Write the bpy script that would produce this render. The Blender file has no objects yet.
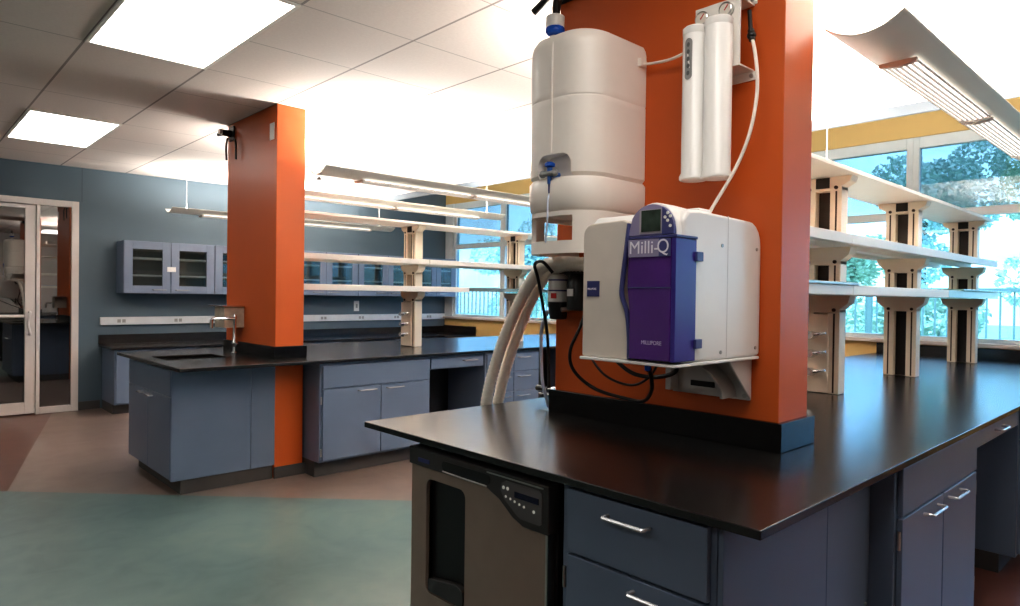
import bpy, bmesh, math, random
from mathutils import Vector, Matrix
random.seed(7)
D = bpy.data
SC = bpy.context.scene
COL = SC.collection
PI = math.pi

# ------------------------------------------------------------------ materials
def srgb(r, g, b):
    def f(c):
        c /= 255.0
        return c / 12.92 if c <= 0.04045 else ((c + 0.055) / 1.055) ** 2.4
    return (f(r), f(g), f(b), 1.0)

def new_mat(name):
    m = D.materials.new(name); m.use_nodes = True
    nt = m.node_tree
    return m, nt, nt.nodes['Principled BSDF']

def paint(name, rgb, rough=0.45, metal=0.0, var=0.06, scale=6.0, bump=0.0, spec=0.5, coat=0.0):
    """painted or metallic surface with a little procedural mottling"""
    m, nt, b = new_mat(name)
    c = srgb(*rgb)
    tc = nt.nodes.new('ShaderNodeTexCoord')
    n = nt.nodes.new('ShaderNodeTexNoise'); n.inputs['Scale'].default_value = scale; n.inputs['Detail'].default_value = 3
    nt.links.new(tc.outputs['Object'], n.inputs['Vector'])
    r = nt.nodes.new('ShaderNodeValToRGB')
    r.color_ramp.elements[0].position = 0.3; r.color_ramp.elements[1].position = 0.7
    r.color_ramp.elements[0].color = tuple(x * (1 - var) for x in c[:3]) + (1,)
    r.color_ramp.elements[1].color = tuple(min(1, x * (1 + var)) for x in c[:3]) + (1,)
    nt.links.new(n.outputs['Fac'], r.inputs['Fac'])
    nt.links.new(r.outputs['Color'], b.inputs['Base Color'])
    b.inputs['Roughness'].default_value = rough
    b.inputs['Metallic'].default_value = metal
    b.inputs['Specular IOR Level'].default_value = spec
    b.inputs['Coat Weight'].default_value = coat
    b.inputs['Coat Roughness'].default_value = 0.1
    if bump:
        n2 = nt.nodes.new('ShaderNodeTexNoise'); n2.inputs['Scale'].default_value = 220
        nt.links.new(tc.outputs['Object'], n2.inputs['Vector'])
        bp = nt.nodes.new('ShaderNodeBump'); bp.inputs['Strength'].default_value = bump; bp.inputs['Distance'].default_value = 0.002
        nt.links.new(n2.outputs['Fac'], bp.inputs['Height']); nt.links.new(bp.outputs['Normal'], b.inputs['Normal'])
    return m

def emit(name, rgb, strength):
    m, nt, b = new_mat(name)
    b.inputs['Base Color'].default_value = srgb(*rgb)
    b.inputs['Emission Color'].default_value = srgb(*rgb)
    b.inputs['Emission Strength'].default_value = strength
    return m

def pane_mat(name, tint, refl, gl_rough=0.0, gl_col=(1, 1, 1, 1)):
    """thin architectural glass: see-through tint plus a mirror-like share"""
    m = D.materials.new(name); m.use_nodes = True
    nt = m.node_tree; nt.nodes.clear()
    out = nt.nodes.new('ShaderNodeOutputMaterial')
    tr = nt.nodes.new('ShaderNodeBsdfTransparent'); tr.inputs['Color'].default_value = tint
    gl = nt.nodes.new('ShaderNodeBsdfGlossy'); gl.inputs['Roughness'].default_value = gl_rough
    gl.inputs['Color'].default_value = gl_col
    fr = nt.nodes.new('ShaderNodeLayerWeight'); fr.inputs['Blend'].default_value = 0.25
    ma = nt.nodes.new('ShaderNodeMath'); ma.operation = 'MULTIPLY_ADD'
    ma.inputs[1].default_value = 0.4; ma.inputs[2].default_value = refl
    mx = nt.nodes.new('ShaderNodeMixShader')
    nt.links.new(fr.outputs['Fresnel'], ma.inputs[0]); nt.links.new(ma.outputs[0], mx.inputs['Fac'])
    nt.links.new(tr.outputs[0], mx.inputs[1]); nt.links.new(gl.outputs[0], mx.inputs[2])
    nt.links.new(mx.outputs[0], out.inputs['Surface'])
    return m

M = {}
M['orange'] = paint('orange_wall_paint', (203, 95, 36), 0.42, var=0.03, scale=2)
M['blue_wall'] = paint('slate_blue_wall_paint', (84, 100, 110), 0.7, var=0.03, scale=1.5)
M['far_wall'] = paint('pale_wall_paint', (196, 190, 182), 0.7, var=0.03)
M['yellow'] = paint('ochre_wall_paint', (196, 166, 106), 0.6, var=0.04, scale=3)
M['cab'] = paint('blue_grey_steel_paint', (106, 121, 142), 0.32, var=0.03, scale=3)
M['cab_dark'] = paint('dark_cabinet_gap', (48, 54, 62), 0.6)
M['wall_cab'] = paint('lavender_grey_steel_paint', (112, 124, 144), 0.4, var=0.03)
M['kick'] = paint('grey_rubber_base', (74, 72, 70), 0.5, var=0.08)
M['cream'] = paint('cream_powder_coat', (232, 220, 200), 0.4, var=0.03)
M['white'] = paint('white_powder_coat', (236, 232, 224), 0.4, var=0.02)
M['white_gloss'] = paint('white_moulded_plastic', (244, 242, 238), 0.28, var=0.015)
M['tank'] = paint('milky_plastic', (250, 243, 234), 0.36, var=0.03, scale=4)
M['beige'] = paint('warm_grey_plastic', (224, 215, 204), 0.45, var=0.04, scale=9)
M['recess'] = paint('shadowed_plastic', (205, 194, 180), 0.45)
M['alu'] = paint('pale_aluminium_paint', (214, 206, 200), 0.35, metal=0.0, var=0.03)
M['steel'] = paint('brushed_steel', (190, 188, 184), 0.28, metal=1.0, var=0.05, scale=30)
M['box_steel'] = paint('satin_steel_box', (196, 184, 166), 0.3, metal=0.25, var=0.12, scale=20)
M['door_steel'] = paint('warm_stainless_sheet', (156, 138, 126), 0.42, metal=0.4, var=0.03, scale=14)
M['chrome'] = paint('polished_chrome', (222, 222, 224), 0.12, metal=1.0, var=0.01)
M['handle'] = paint('pale_nickel', (226, 226, 228), 0.22, metal=0.6, var=0.01)
M['black'] = paint('black_plastic', (16, 16, 17), 0.35, var=0.05)
M['dark_panel'] = paint('charcoal_plastic', (56, 53, 52), 0.32, var=0.05)
M['keypad'] = paint('grey_keypad', (88, 86, 86), 0.4)
M['display'] = paint('dark_blue_display', (18, 18, 48), 0.15)
M['button'] = emit('pale_button', (215, 214, 205), 0.12)
M['black_slot'] = paint('dark_brown_recess', (30, 22, 18), 0.55, var=0.1)
M['bolt'] = paint('dark_bolt', (60, 46, 38), 0.4, metal=0.4)
M['grey_plastic'] = paint('light_grey_plastic', (214, 210, 206), 0.4)
M['tag_grey'] = paint('grey_tag', (150, 150, 148), 0.4)
M['tag_dot'] = paint('dark_grey_dot', (96, 98, 98), 0.4)
M['lavender'] = paint('lavender_fascia', (152, 144, 176), 0.35, var=0.02)
M['indigo'] = paint('indigo_fascia', (74, 76, 130), 0.3, var=0.03)
M['purple'] = paint('violet_cover', (84, 38, 128), 0.14, var=0.14, scale=5, coat=0.6)
M['purple_side'] = paint('blue_violet_cover_side', (66, 50, 142), 0.3, var=0.12, scale=4, coat=0.1)
M['lcd'] = paint('green_grey_lcd', (62, 74, 66), 0.1, var=0.4, scale=22)
M['lcd_frame'] = paint('lcd_frame', (176, 170, 176), 0.3)
M['blue_cap'] = paint('bright_blue_plastic', (28, 92, 200), 0.25, var=0.04)
M['navy'] = paint('navy_blue_badge', (56, 62, 116), 0.4)
M['blue_tap'] = paint('blue_tap_plastic', (60, 108, 186), 0.3)
M['letter'] = paint('white_lettering', (240, 236, 246), 0.4)
M['letter_lilac'] = paint('lilac_lettering', (214, 196, 236), 0.4)
M['hose_white'] = paint('white_tubing', (240, 230, 218), 0.35)
M['hose_rib'] = paint('white_corrugated_hose', (244, 236, 224), 0.4, var=0.05, scale=60)
M['hose_clear'] = paint('clear_blueish_tubing', (214, 222, 242), 0.15)
M['dial'] = paint('dial_face', (214, 208, 196), 0.3)
M['red'] = paint('red_mark', (180, 40, 34), 0.4)
M['sticker'] = paint('white_sticker', (236, 234, 230), 0.5)
M['trim_grey'] = paint('pale_blue_grey_fascia', (92, 101, 108), 0.5)
M['sill'] = paint('warm_grey_sill', (196, 186, 176), 0.5)
M['frame'] = paint('pale_window_frame', (206, 214, 214), 0.35)
M['duct_white'] = paint('white_raceway', (222, 224, 224), 0.4)
M['outlet'] = paint('outlet_grey', (160, 160, 156), 0.4)
M['bark'] = paint('tree_bark', (92, 78, 62), 0.9, var=0.3, scale=14)
M['leaf'] = paint('hazy_green_leaves', (206, 220, 198), 0.7, var=0.2, scale=3)  # base colour paled to stand in for outdoor haze
M['leaf2'] = paint('hazy_blue_green_leaves', (198, 218, 210), 0.7, var=0.2, scale=3)  # haze put into the leaf colour here too
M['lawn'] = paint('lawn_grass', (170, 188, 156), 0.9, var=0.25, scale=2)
M['rail'] = paint('grey_railing_paint', (150, 168, 160), 0.5)
M['cabinet_inside'] = paint('dark_cabinet_inside', (62, 66, 68), 0.6)
M['lens'] = emit('lit_troffer_lens', (255, 250, 244), 4.5)
M['louver_lens'] = emit('lit_louver_lens', (255, 246, 238), 0.95)
M['bar_grey'] = paint('pale_grey_louver', (204, 200, 196), 0.4)
M['brown_end'] = paint('brown_end_cap', (190, 180, 172), 0.4)
M['wing'] = paint('pale_grey_wing', (186, 186, 178), 0.45, var=0.02)
_b = M['wing'].node_tree.nodes['Principled BSDF']; _b.inputs['Emission Color'].default_value = srgb(255, 240, 226); _b.inputs['Emission Strength'].default_value = 0.05  # faint emission stands in for lamp glow through the wing
M['plate_glass'] = paint('green_glass_plate', (150, 184, 178), 0.12, var=0.05)
M['plate_dark'] = paint('smoky_glass_plate', (104, 112, 104), 0.15, var=0.05)
M['plate_blue'] = paint('pale_blue_glass_plate', (160, 190, 206), 0.12, var=0.05)
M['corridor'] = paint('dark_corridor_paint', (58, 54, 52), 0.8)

def counter_mat():
    m, nt, b = new_mat('black_epoxy_resin')
    tc = nt.nodes.new('ShaderNodeTexCoord')
    n = nt.nodes.new('ShaderNodeTexNoise'); n.inputs['Scale'].default_value = 55; n.inputs['Detail'].default_value = 4
    nt.links.new(tc.outputs['Object'], n.inputs['Vector'])
    r = nt.nodes.new('ShaderNodeValToRGB')
    r.color_ramp.elements[0].color = srgb(16, 14, 14); r.color_ramp.elements[1].color = srgb(34, 31, 30)
    nt.links.new(n.outputs['Fac'], r.inputs['Fac']); nt.links.new(r.outputs['Color'], b.inputs['Base Color'])
    b.inputs['Roughness'].default_value = 0.23
    b.inputs['Specular IOR Level'].default_value = 0.7
    n2 = nt.nodes.new('ShaderNodeTexNoise'); n2.inputs['Scale'].default_value = 160
    nt.links.new(tc.outputs['Object'], n2.inputs['Vector'])
    bp = nt.nodes.new('ShaderNodeBump'); bp.inputs['Strength'].default_value = 0.05; bp.inputs['Distance'].default_value = 0.001
    nt.links.new(n2.outputs['Fac'], bp.inputs['Height']); nt.links.new(bp.outputs['Normal'], b.inputs['Normal'])
    return m
M['counter'] = counter_mat()
M['skirt'] = paint('black_epoxy_skirt', (14, 13, 13), 0.22, spec=0.5)

def math_node(nt, op, a, b=None, c=None):
    n = nt.nodes.new('ShaderNodeMath'); n.operation = op
    for i, v in enumerate((a, b, c)):
        if v is None: continue
        if isinstance(v, (int, float)): n.inputs[i].default_value = v
        else: nt.links.new(v, n.inputs[i])
    return n.outputs[0]

def floor_mat():
    """polished stained concrete: teal field, tan band, red-brown field"""
    m, nt, b = new_mat('stained_polished_concrete')
    geo = nt.nodes.new('ShaderNodeNewGeometry')
    sep = nt.nodes.new('ShaderNodeSeparateXYZ'); nt.links.new(geo.outputs['Position'], sep.inputs[0])
    X, Y = sep.outputs['X'], sep.outputs['Y']
    def noise(scale, detail, dist=0.0):
        n = nt.nodes.new('ShaderNodeTexNoise'); n.inputs['Scale'].default_value = scale
        n.inputs['Detail'].default_value = detail; n.inputs['Distortion'].default_value = dist
        nt.links.new(geo.outputs['Position'], n.inputs['Vector']); return n.outputs['Fac']
    def ramp(fac, stops):
        r = nt.nodes.new('ShaderNodeValToRGB'); e = r.color_ramp.elements
        e[0].position, e[0].color = stops[0][0], srgb(*stops[0][1])
        e[1].position, e[1].color = stops[-1][0], srgb(*stops[-1][1])
        for p, c in stops[1:-1]:
            k = e.new(p); k.color = srgb(*c)
        nt.links.new(fac, r.inputs['Fac']); return r.outputs['Color']
    big = noise(0.8, 4, 0.8); fine = noise(4.5, 10, 0.9)
    mixf = math_node(nt, 'MULTIPLY_ADD', fine, 0.40, math_node(nt, 'MULTIPLY', big, 0.6))
    teal = ramp(mixf, [(0.30, (70, 88, 88)), (0.44, (86, 106, 105)), (0.52, (94, 114, 112)), (0.60, (100, 120, 116)), (0.78, (116, 128, 120))])
    tan = ramp(mixf, [(0.30, (106, 92, 84)), (0.5, (124, 108, 99)), (0.75, (140, 124, 114))])
    red = ramp(mixf, [(0.30, (76, 46, 38)), (0.5, (92, 57, 46)), (0.72, (106, 70, 58))])
    s = math_node(nt, 'ADD', X, Y)
    is_teal = math_node(nt, 'MULTIPLY', math_node(nt, 'LESS_THAN', s, 6.52), math_node(nt, 'GREATER_THAN', Y, 1.45))
    edge = math_node(nt, 'MULTIPLY_ADD', Y, 0.235, 0.673 - 0.235 * 5.89)
    is_red = math_node(nt, 'MAXIMUM', math_node(nt, 'LESS_THAN', X, edge), math_node(nt, 'LESS_THAN', Y, 1.45))
    def mix(f, a, c):
        n = nt.nodes.new('ShaderNodeMix'); n.data_type = 'RGBA'
        nt.links.new(f, n.inputs[0]); nt.links.new(a, n.inputs[6]); nt.links.new(c, n.inputs[7]); return n.outputs[2]
    colr = mix(is_teal, mix(is_red, tan, red), teal)
    nt.links.new(colr, b.inputs['Base Color'])
    rr = math_node(nt, 'MULTIPLY_ADD', big, 0.10, 0.25)
    nt.links.new(rr, b.inputs['Roughness'])
    b.inputs['Specular IOR Level'].default_value = 0.45
    return m
M['floor'] = floor_mat()

def ceiling_mat():
    m, nt, b = new_mat('mineral_ceiling_tiles')
    geo = nt.nodes.new('ShaderNodeNewGeometry')
    sep = nt.nodes.new('ShaderNodeSeparateXYZ'); nt.links.new(geo.outputs['Position'], sep.inputs[0])
    P = 0.675
    def line(v, off, w):
        t = math_node(nt, 'FRACT', math_node(nt, 'DIVIDE', math_node(nt, 'SUBTRACT', v, off), P))
        d = math_node(nt, 'ABSOLUTE', math_node(nt, 'SUBTRACT', t, 0.5))     # 0.5 on the joint
        return math_node(nt, 'GREATER_THAN', d, 0.5 - w)
    lx = line(sep.outputs['X'], 0.865 - 20 * P, 0.011)
    def line2(v, off, w):
        t = math_node(nt, 'FRACT', math_node(nt, 'DIVIDE', math_node(nt, 'SUBTRACT', v, off), 2 * P))
        return math_node(nt, 'GREATER_THAN', math_node(nt, 'ABSOLUTE', math_node(nt, 'SUBTRACT', t, 0.5)), 0.5 - w)
    left = math_node(nt, 'LESS_THAN', sep.outputs['X'], 0.865 + P)
    la = line2(sep.outputs['Y'], 4.545 - 20 * P, 0.004); lb = line(sep.outputs['Y'], 3.87 - 20 * P, 0.007)
    ly = math_node(nt, 'ADD', math_node(nt, 'MULTIPLY', la, left), math_node(nt, 'MULTIPLY', lb, math_node(nt, 'SUBTRACT', 1.0, left)))
    n = nt.nodes.new('ShaderNodeTexNoise'); n.inputs['Scale'].default_value = 60; n.inputs['Detail'].default_value = 4
    nt.links.new(geo.outputs['Position'], n.inputs['Vector'])
    r = nt.nodes.new('ShaderNodeValToRGB')
    r.color_ramp.elements[0].color = srgb(218, 207, 199); r.color_ramp.elements[1].color = srgb(232, 222, 214)
    nt.links.new(n.outputs['Fac'], r.inputs['Fac'])
    mx = nt.nodes.new('ShaderNodeMix'); mx.data_type = 'RGBA'
    nt.links.new(math_node(nt, 'MAXIMUM', math_node(nt, 'MULTIPLY', lx, 0.75), math_node(nt, 'MULTIPLY', ly, 0.5)), mx.inputs[0])
    nt.links.new(r.outputs['Color'], mx.inputs[6]); mx.inputs[7].default_value = srgb(112, 102, 96)
    nt.links.new(mx.outputs[2], b.inputs['Base Color'])
    b.inputs['Roughness'].default_value = 0.8
    return m
M['ceiling'] = ceiling_mat()
M['win_low'] = pane_mat('pale_green_window_glass', (0.40, 0.61, 0.78, 1), 0.03)
M['win_up'] = pane_mat('blue_shaded_window_glass', (0.25, 0.36, 0.44, 1), 0.03)
M['door_glass'] = pane_mat('dark_door_glass', (0.55, 0.55, 0.55, 1), 0.22)
M['cab_glass'] = pane_mat('cabinet_door_glass', (0.7, 0.75, 0.75, 1), 0.05)
M['clear_plastic'] = pane_mat('clear_plastic_housing', (0.80, 0.82, 0.86, 1), 0.15, 0.1)

# ------------------------------------------------------------------ mesh helpers
def finish(o, bevel=0.0, seg=2, angle=35):
    me = o.data
    bm = bmesh.new(); bm.from_mesh(me)
    bmesh.ops.recalc_face_normals(bm, faces=bm.faces)
    lim = math.radians(angle)
    for f in bm.faces: f.smooth = True
    for e in bm.edges:
        e.smooth = not (len(e.link_faces) == 2 and e.calc_face_angle(0) > lim) and len(e.link_faces) == 2
    bm.to_mesh(me); bm.free()
    if bevel:
        b = o.modifiers.new('bevel', 'BEVEL'); b.width = bevel; b.segments = seg
        b.limit_method = 'ANGLE'; b.angle_limit = math.radians(40); b.harden_normals = True
    return o

class MB:
    """collects shapes (world coordinates) and links them as ONE mesh object"""
    def __init__(self): self.bm = bmesh.new()
    def box(self, x0, x1, y0, y1, z0, z1):
        v = [self.bm.verts.new((x, y, z)) for z in (min(z0, z1), max(z0, z1)) for y in (min(y0, y1), max(y0, y1)) for x in (min(x0, x1), max(x0, x1))]
        for f in ((0, 2, 3, 1), (4, 5, 7, 6), (0, 1, 5, 4), (2, 6, 7, 3), (0, 4, 6, 2), (1, 3, 7, 5)):
            self.bm.faces.new([v[i] for i in f])
        return self
    def prism(self, pts, axis, a, b):
        """pts: 2D outline; axis 'x': (y,z), 'y': (x,z), 'z': (x,y)"""
        def P(p, t):
            return {'x': (t, p[0], p[1]), 'y': (p[0], t, p[1]), 'z': (p[0], p[1], t)}[axis]
        A = [self.bm.verts.new(P(p, a)) for p in pts]; B = [self.bm.verts.new(P(p, b)) for p in pts]
        self.bm.faces.new(A); self.bm.faces.new(B[::-1])
        n = len(pts)
        for i in range(n): self.bm.faces.new((A[i], B[i], B[(i + 1) % n], A[(i + 1) % n]))
        return self
    def loft(self, rings, caps=True, closed=True):
        R = [[self.bm.verts.new(p) for p in r] for r in rings]
        n = len(R[0])
        for a, b in zip(R, R[1:]):
            for i in range(n if closed else n - 1): self.bm.faces.new((a[i], b[i], b[(i + 1) % n], a[(i + 1) % n]))
        if caps and closed:
            self.bm.faces.new(R[0]); self.bm.faces.new(R[-1][::-1])
        return self
    def rod(self, p, q, r0, r1=None, n=20):
        p, q = Vector(p), Vector(q); r1 = r0 if r1 is None else r1
        d = (q - p).normalized(); u = d.orthogonal().normalized(); w = d.cross(u)
        def ring(c, r): return [c + (u * math.cos(2 * PI * k / n) + w * math.sin(2 * PI * k / n)) * r for k in range(n)]
        return self.loft([ring(p, r0), ring(q, r1)])
    def lathe(self, c, prof, axis=(0, 0, 1), n=28):
        """prof: list of (radius, distance along axis)"""
        c = Vector(c); d = Vector(axis).normalized(); u = d.orthogonal().normalized(); w = d.cross(u)
        rings = [[c + d * h + (u * math.cos(2 * PI * k / n) + w * math.sin(2 * PI * k / n)) * max(r, 1e-4) for k in range(n)] for r, h in prof]
        return self.loft(rings)
    def tube(self, pts, r, n=10, ribs=0.0, pitch=0.0):
        pts = [Vector(p) for p in pts]
        rings = []; up = None; dist = 0.0
        for i, p in enumerate(pts):
            if i: dist += (p - pts[i - 1]).length
            d = (pts[min(i + 1, len(pts) - 1)] - pts[max(i - 1, 0)]).normalized()
            if up is None: up = d.orthogonal().normalized()
            up = (up - d * up.dot(d)).normalized(); w = d.cross(up)
            rr = r * (1 + (ribs if i % 2 else -ribs))
            rings.append([p + (up * math.cos(2 * PI * k / n) + w * math.sin(2 * PI * k / n)) * rr for k in range(n)])
        return self.loft(rings)
    def ball(self, c, r, sx=1, sy=1, sz=1, n=14):
        prof = []
        rings = []
        for i in range(1, n):
            t = PI * i / n
            rings.append([(c[0] + sx * r * math.sin(t) * math.cos(2 * PI * k / 18), c[1] + sy * r * math.sin(t) * math.sin(2 * PI * k / 18), c[2] - sz * r * math.cos(t)) for k in range(18)])
        return self.loft(rings)
    def build(self, name, mat, parent=None, bevel=0.0, seg=2, angle=35, loc=None):
        me = D.meshes.new(name); self.bm.to_mesh(me); self.bm.free()
        base = Vector(loc) if loc is not None else (world_loc(parent) if parent else None)
        if base is None:   # a top-level mesh keeps its origin at its own base
            xs = [v.co for v in me.vertices]
            base = Vector(((min(v.x for v in xs) + max(v.x for v in xs)) / 2, (min(v.y for v in xs) + max(v.y for v in xs)) / 2, min(v.z for v in xs)))
        for v in me.vertices: v.co -= base
        o = D.objects.new(name, me); COL.objects.link(o)
        if parent:
            o.parent = parent
            o.location = base - world_loc(parent)
        else: o.location = base
        me.materials.append(mat)
        finish(o, bevel, seg, angle)
        return o

WL = {}
def world_loc(o):
    p = Vector((0, 0, 0))
    while o is not None:
        p += o.location; o = o.parent
    return p

def catmull(pts, k=8):
    P = [Vector(p) for p in pts]; P = [P[0] * 2 - P[1]] + P + [P[-1] * 2 - P[-2]]
    out = []
    for i in range(1, len(P) - 2):
        for j in range(k):
            t = j / k; a, b, c, d = P[i - 1], P[i], P[i + 1], P[i + 2]
            out.append(0.5 * ((2 * b) + (c - a) * t + (2 * a - 5 * b + 4 * c - d) * t * t + (3 * b - a - 3 * c + d) * t ** 3))
    out.append(P[-2]); return out

def resample(pts, step):
    pts = [Vector(p) for p in pts]; out = [pts[0]]; acc = 0.0
    for a, b in zip(pts, pts[1:]):
        L = (b - a).length; t = step - acc
        while t <= L:
            out.append(a + (b - a) * (t / L)); t += step
        acc = L - (t - step)
    return out

def tag(o, label, cat=None, group=None, kind=None):
    o['label'] = label
    if cat: o['category'] = cat
    if group: o['group'] = group
    if kind: o['kind'] = kind
    return o
def thing(name, label, cat, loc, group=None):
    o = D.objects.new(name, None); COL.objects.link(o); o.location = loc; o.empty_display_size = 0.1
    return tag(o, label, cat, group)
def struct(o): o['kind'] = 'structure'; return o
def copy_tree(o, parent=None):
    c = o.copy(); COL.objects.link(c); c.parent = parent
    for ch in list(o.children): copy_tree(ch, c)
    return c

def slab(x0, x1, y0, y1, z0, z1, holes=(), shape=None):
    """flat slab with rectangular holes as one clean mesh; shape(xc,yc)->bool may cut it further"""
    xs = sorted({x0, x1, *[h[0] for h in holes], *[h[1] for h in holes]}); ys = sorted({y0, y1, *[h[2] for h in holes], *[h[3] for h in holes]})
    m = MB(); bm = m.bm; V = {}
    def v(i, j, z):
        if (i, j, z) not in V: V[i, j, z] = bm.verts.new((xs[i], ys[j], z))
        return V[i, j, z]
    def solid(i, j):
        if i < 0 or j < 0 or i >= len(xs) - 1 or j >= len(ys) - 1: return False
        xc, yc = (xs[i] + xs[i + 1]) / 2, (ys[j] + ys[j + 1]) / 2
        return not any(h[0] < xc < h[1] and h[2] < yc < h[3] for h in holes)
    for i in range(len(xs) - 1):
        for j in range(len(ys) - 1):
            if not solid(i, j): continue
            bm.faces.new((v(i, j, z1), v(i + 1, j, z1), v(i + 1, j + 1, z1), v(i, j + 1, z1)))
            bm.faces.new((v(i, j, z0), v(i, j + 1, z0), v(i + 1, j + 1, z0), v(i + 1, j, z0)))
            for di, dj, a, b in ((-1, 0, (i, j), (i, j + 1)), (1, 0, (i + 1, j + 1), (i + 1, j)), (0, -1, (i + 1, j), (i, j)), (0, 1, (i, j + 1), (i + 1, j + 1))):
                if not solid(i + di, j + dj):
                    bm.faces.new((v(*a, z0), v(*b, z0), v(*b, z1), v(*a, z1)))
    return m

# ------------------------------------------------------------------ camera
cam = D.cameras.new('camera'); cam.sensor_width = 36.0; cam.lens = 674.0 / 1020.0 * 36.0
cam.clip_start = 0.05; cam.clip_end = 300
co = D.objects.new('camera', cam); COL.objects.link(co)
def unit(v): return Vector(v).normalized()
Xc = unit((1229 - 510, 303 - 305, -674)); Yc = unit((-122 - 510, 303 - 287, -674))
Yc = (Yc - Xc * Yc.dot(Xc)).normalized(); Zc = Xc.cross(Yc)
co.matrix_world = Matrix.Translation((0, 0, 1.425)) @ Matrix((Xc, Yc, Zc)).to_4x4()
SC.camera = co

# ------------------------------------------------------------------ room shell
ZC = 2.864; ZT = 0.914; XW = 7.16; YB = 9.29; XL = -4.2; YF = -3.0; XE = 5.5
struct(MB().box(XL, XW, YF, YB + 3.4, -0.06, 0).build('floor', M['floor']))
struct(MB().box(XL, XE, YF, YB, ZC, ZC + 0.05).build('ceiling', M['ceiling']))
struct(MB().box(XE - 0.001, XE + 0.03, YF, YB, ZC - 0.075, ZC + 0.5).build('trim_1', M['trim_grey']))
struct(MB().box(XE + 0.03, XW + 0.2, YF, YB, ZC + 0.45, ZC + 0.5).build('trim_2', M['white']))
# blue back wall with the opening of the glazed entrance
DX0, DX1, DZ1 = 0.26, 1.722, 2.456
m = MB(); m.box(XL, DX0, YB, YB + 0.14, 0, ZC + 0.5); m.box(DX1, XW, YB, YB + 0.14, 0, ZC + 0.5); m.box(DX0, DX1, YB, YB + 0.14, DZ1, ZC + 0.5)
struct(m.build('wall_back', M['blue_wall']))
struct(MB().box(XL - 0.12, XL, YF, YB + 3.4, 0, ZC + 0.5).build('wall_left', M['far_wall']))
struct(MB().box(XL - 0.12, XW + 0.12, YF - 0.12, YF, 0, ZC + 0.5).build('wall_front', M['far_wall']))
# corridor behind the glass door
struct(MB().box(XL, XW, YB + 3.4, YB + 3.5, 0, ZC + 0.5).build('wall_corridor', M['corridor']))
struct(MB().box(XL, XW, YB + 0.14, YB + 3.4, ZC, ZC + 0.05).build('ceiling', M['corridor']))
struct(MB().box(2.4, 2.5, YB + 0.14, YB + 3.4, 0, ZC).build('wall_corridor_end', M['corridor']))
# window wall: yellow apron and yellow head
SZ = 1.02; HZ0, HZ1 = 2.87, 2.975
struct(MB().box(XW, XW + 0.16, YF, YB + 0.14, 0, SZ).build('wall_right', M['yellow']))
struct(MB().box(XW, XW + 0.16, YF, YB + 0.14, HZ1, ZC + 0.5).build('wall_right_head', M['yellow']))
struct(MB().box(XW - 0.07, XW + 0.16, YF, YB, SZ, SZ + 0.035).build('trim_3', M['sill'], bevel=0.004))
mull = [YF, -2.24, -0.82, 0.62, 2.08, 3.5, 4.95, 6.4, 7.85, 9.08]
for i, (a, b) in enumerate(zip(mull, mull[1:])):
    w = D.objects.new('window_%d' % (i + 1), None); COL.objects.link(w); w.location = (XW + 0.06, (a + b) / 2, SZ + 0.035); w['kind'] = 'structure'
    t = 0.055 if i else 0.03
    m = MB(); x0, x1 = XW + 0.02, XW + 0.10
    m.box(x0, x1, a, a + t, SZ + 0.035, HZ1); m.box(x0, x1, b - 0.055, b, SZ + 0.035, HZ1)
    m.box(x0, x1, a + t, b - 0.055, HZ0, HZ1); m.box(x0, x1, a + t, b - 0.055, SZ + 0.035, SZ + 0.075)
    m.box(x0, x1, a + t, b - 0.055, 2.20, 2.275)
    m.build('window_frame', M['frame'], w, bevel=0.004)
    MB().box(XW + 0.055, XW + 0.061, a + t, b - 0.055, 2.275, HZ0).build('upper_pane', M['win_up'], w)
    MB().box(XW + 0.055, XW + 0.061, a + t, b - 0.055, SZ + 0.075, 2.20).build('lower_pane', M['win_low'], w)
struct(MB().box(XW, XW + 0.12, 9.08, YB, SZ + 0.035, HZ1).build('trim_4', M['frame']))
struct(MB().box(1.752, 1.757, YB - 0.002, YB, DZ1 + 0.002, ZC - 0.001).build('trim_5', M['cab_dark']))
# rubber base along the blue wall
struct(MB().box(DX1 + 0.002, 1.95, YB - 0.012, YB, 0, 0.1).build('baseboard_back', M['kick']))

# glazed entrance
d = D.objects.new('door_1', None); COL.objects.link(d); d.location = ((DX0 + DX1) / 2, YB + 0.03, 0); d['kind'] = 'structure'
y0, y1 = YB - 0.03, YB + 0.09
m = MB(); m.box(1.650, DX1, y0, y1, 0, DZ1); m.box(DX0, 1.650, y0, y1, 2.385, DZ1); m.box(1.308, 1.345, y0, y1, 0, 2.385); m.box(1.345, 1.650, y0, y1, 0, 0.075); m.box(DX0, DX0 + 0.05, y0, y1, 0, 2.385)
m.build('entrance_frame', M['alu'], d, bevel=0.004)
MB().box(1.345, 1.650, YB + 0.0, YB + 0.008, 0.075, 2.385).build('sidelight_pane', M['door_glass'], d)
m = MB(); m.box(1.205, 1.300, y0 + 0.005, y1 - 0.03, 0.015, 2.375); m.box(DX0 + 0.055, 0.37, y0 + 0.005, y1 - 0.03, 0.015, 2.375); m.box(0.37, 1.205, y0 + 0.005, y1 - 0.03, 2.335, 2.375); m.box(0.37, 1.205, y0 + 0.005, y1 - 0.03, 0.015, 0.145)
m.build('door_leaf', M['alu'], d, bevel=0.004)
MB().box(0.37, 1.205, YB + 0.0, YB + 0.008, 0.145, 2.335).build('door_pane', M['door_glass'], d)
MB().tube([(0.35, y0 - 0.05, 1.12), (1.19, y0 - 0.05, 1.12)], 0.018, 12).rod((1.18, y0 - 0.05, 1.12), (1.18, y0 + 0.01, 1.12), 0.014).rod((0.36, y0 - 0.05, 1.12), (0.36, y0 + 0.01, 1.12), 0.014).build('push_bar', M['alu'], d)
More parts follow.
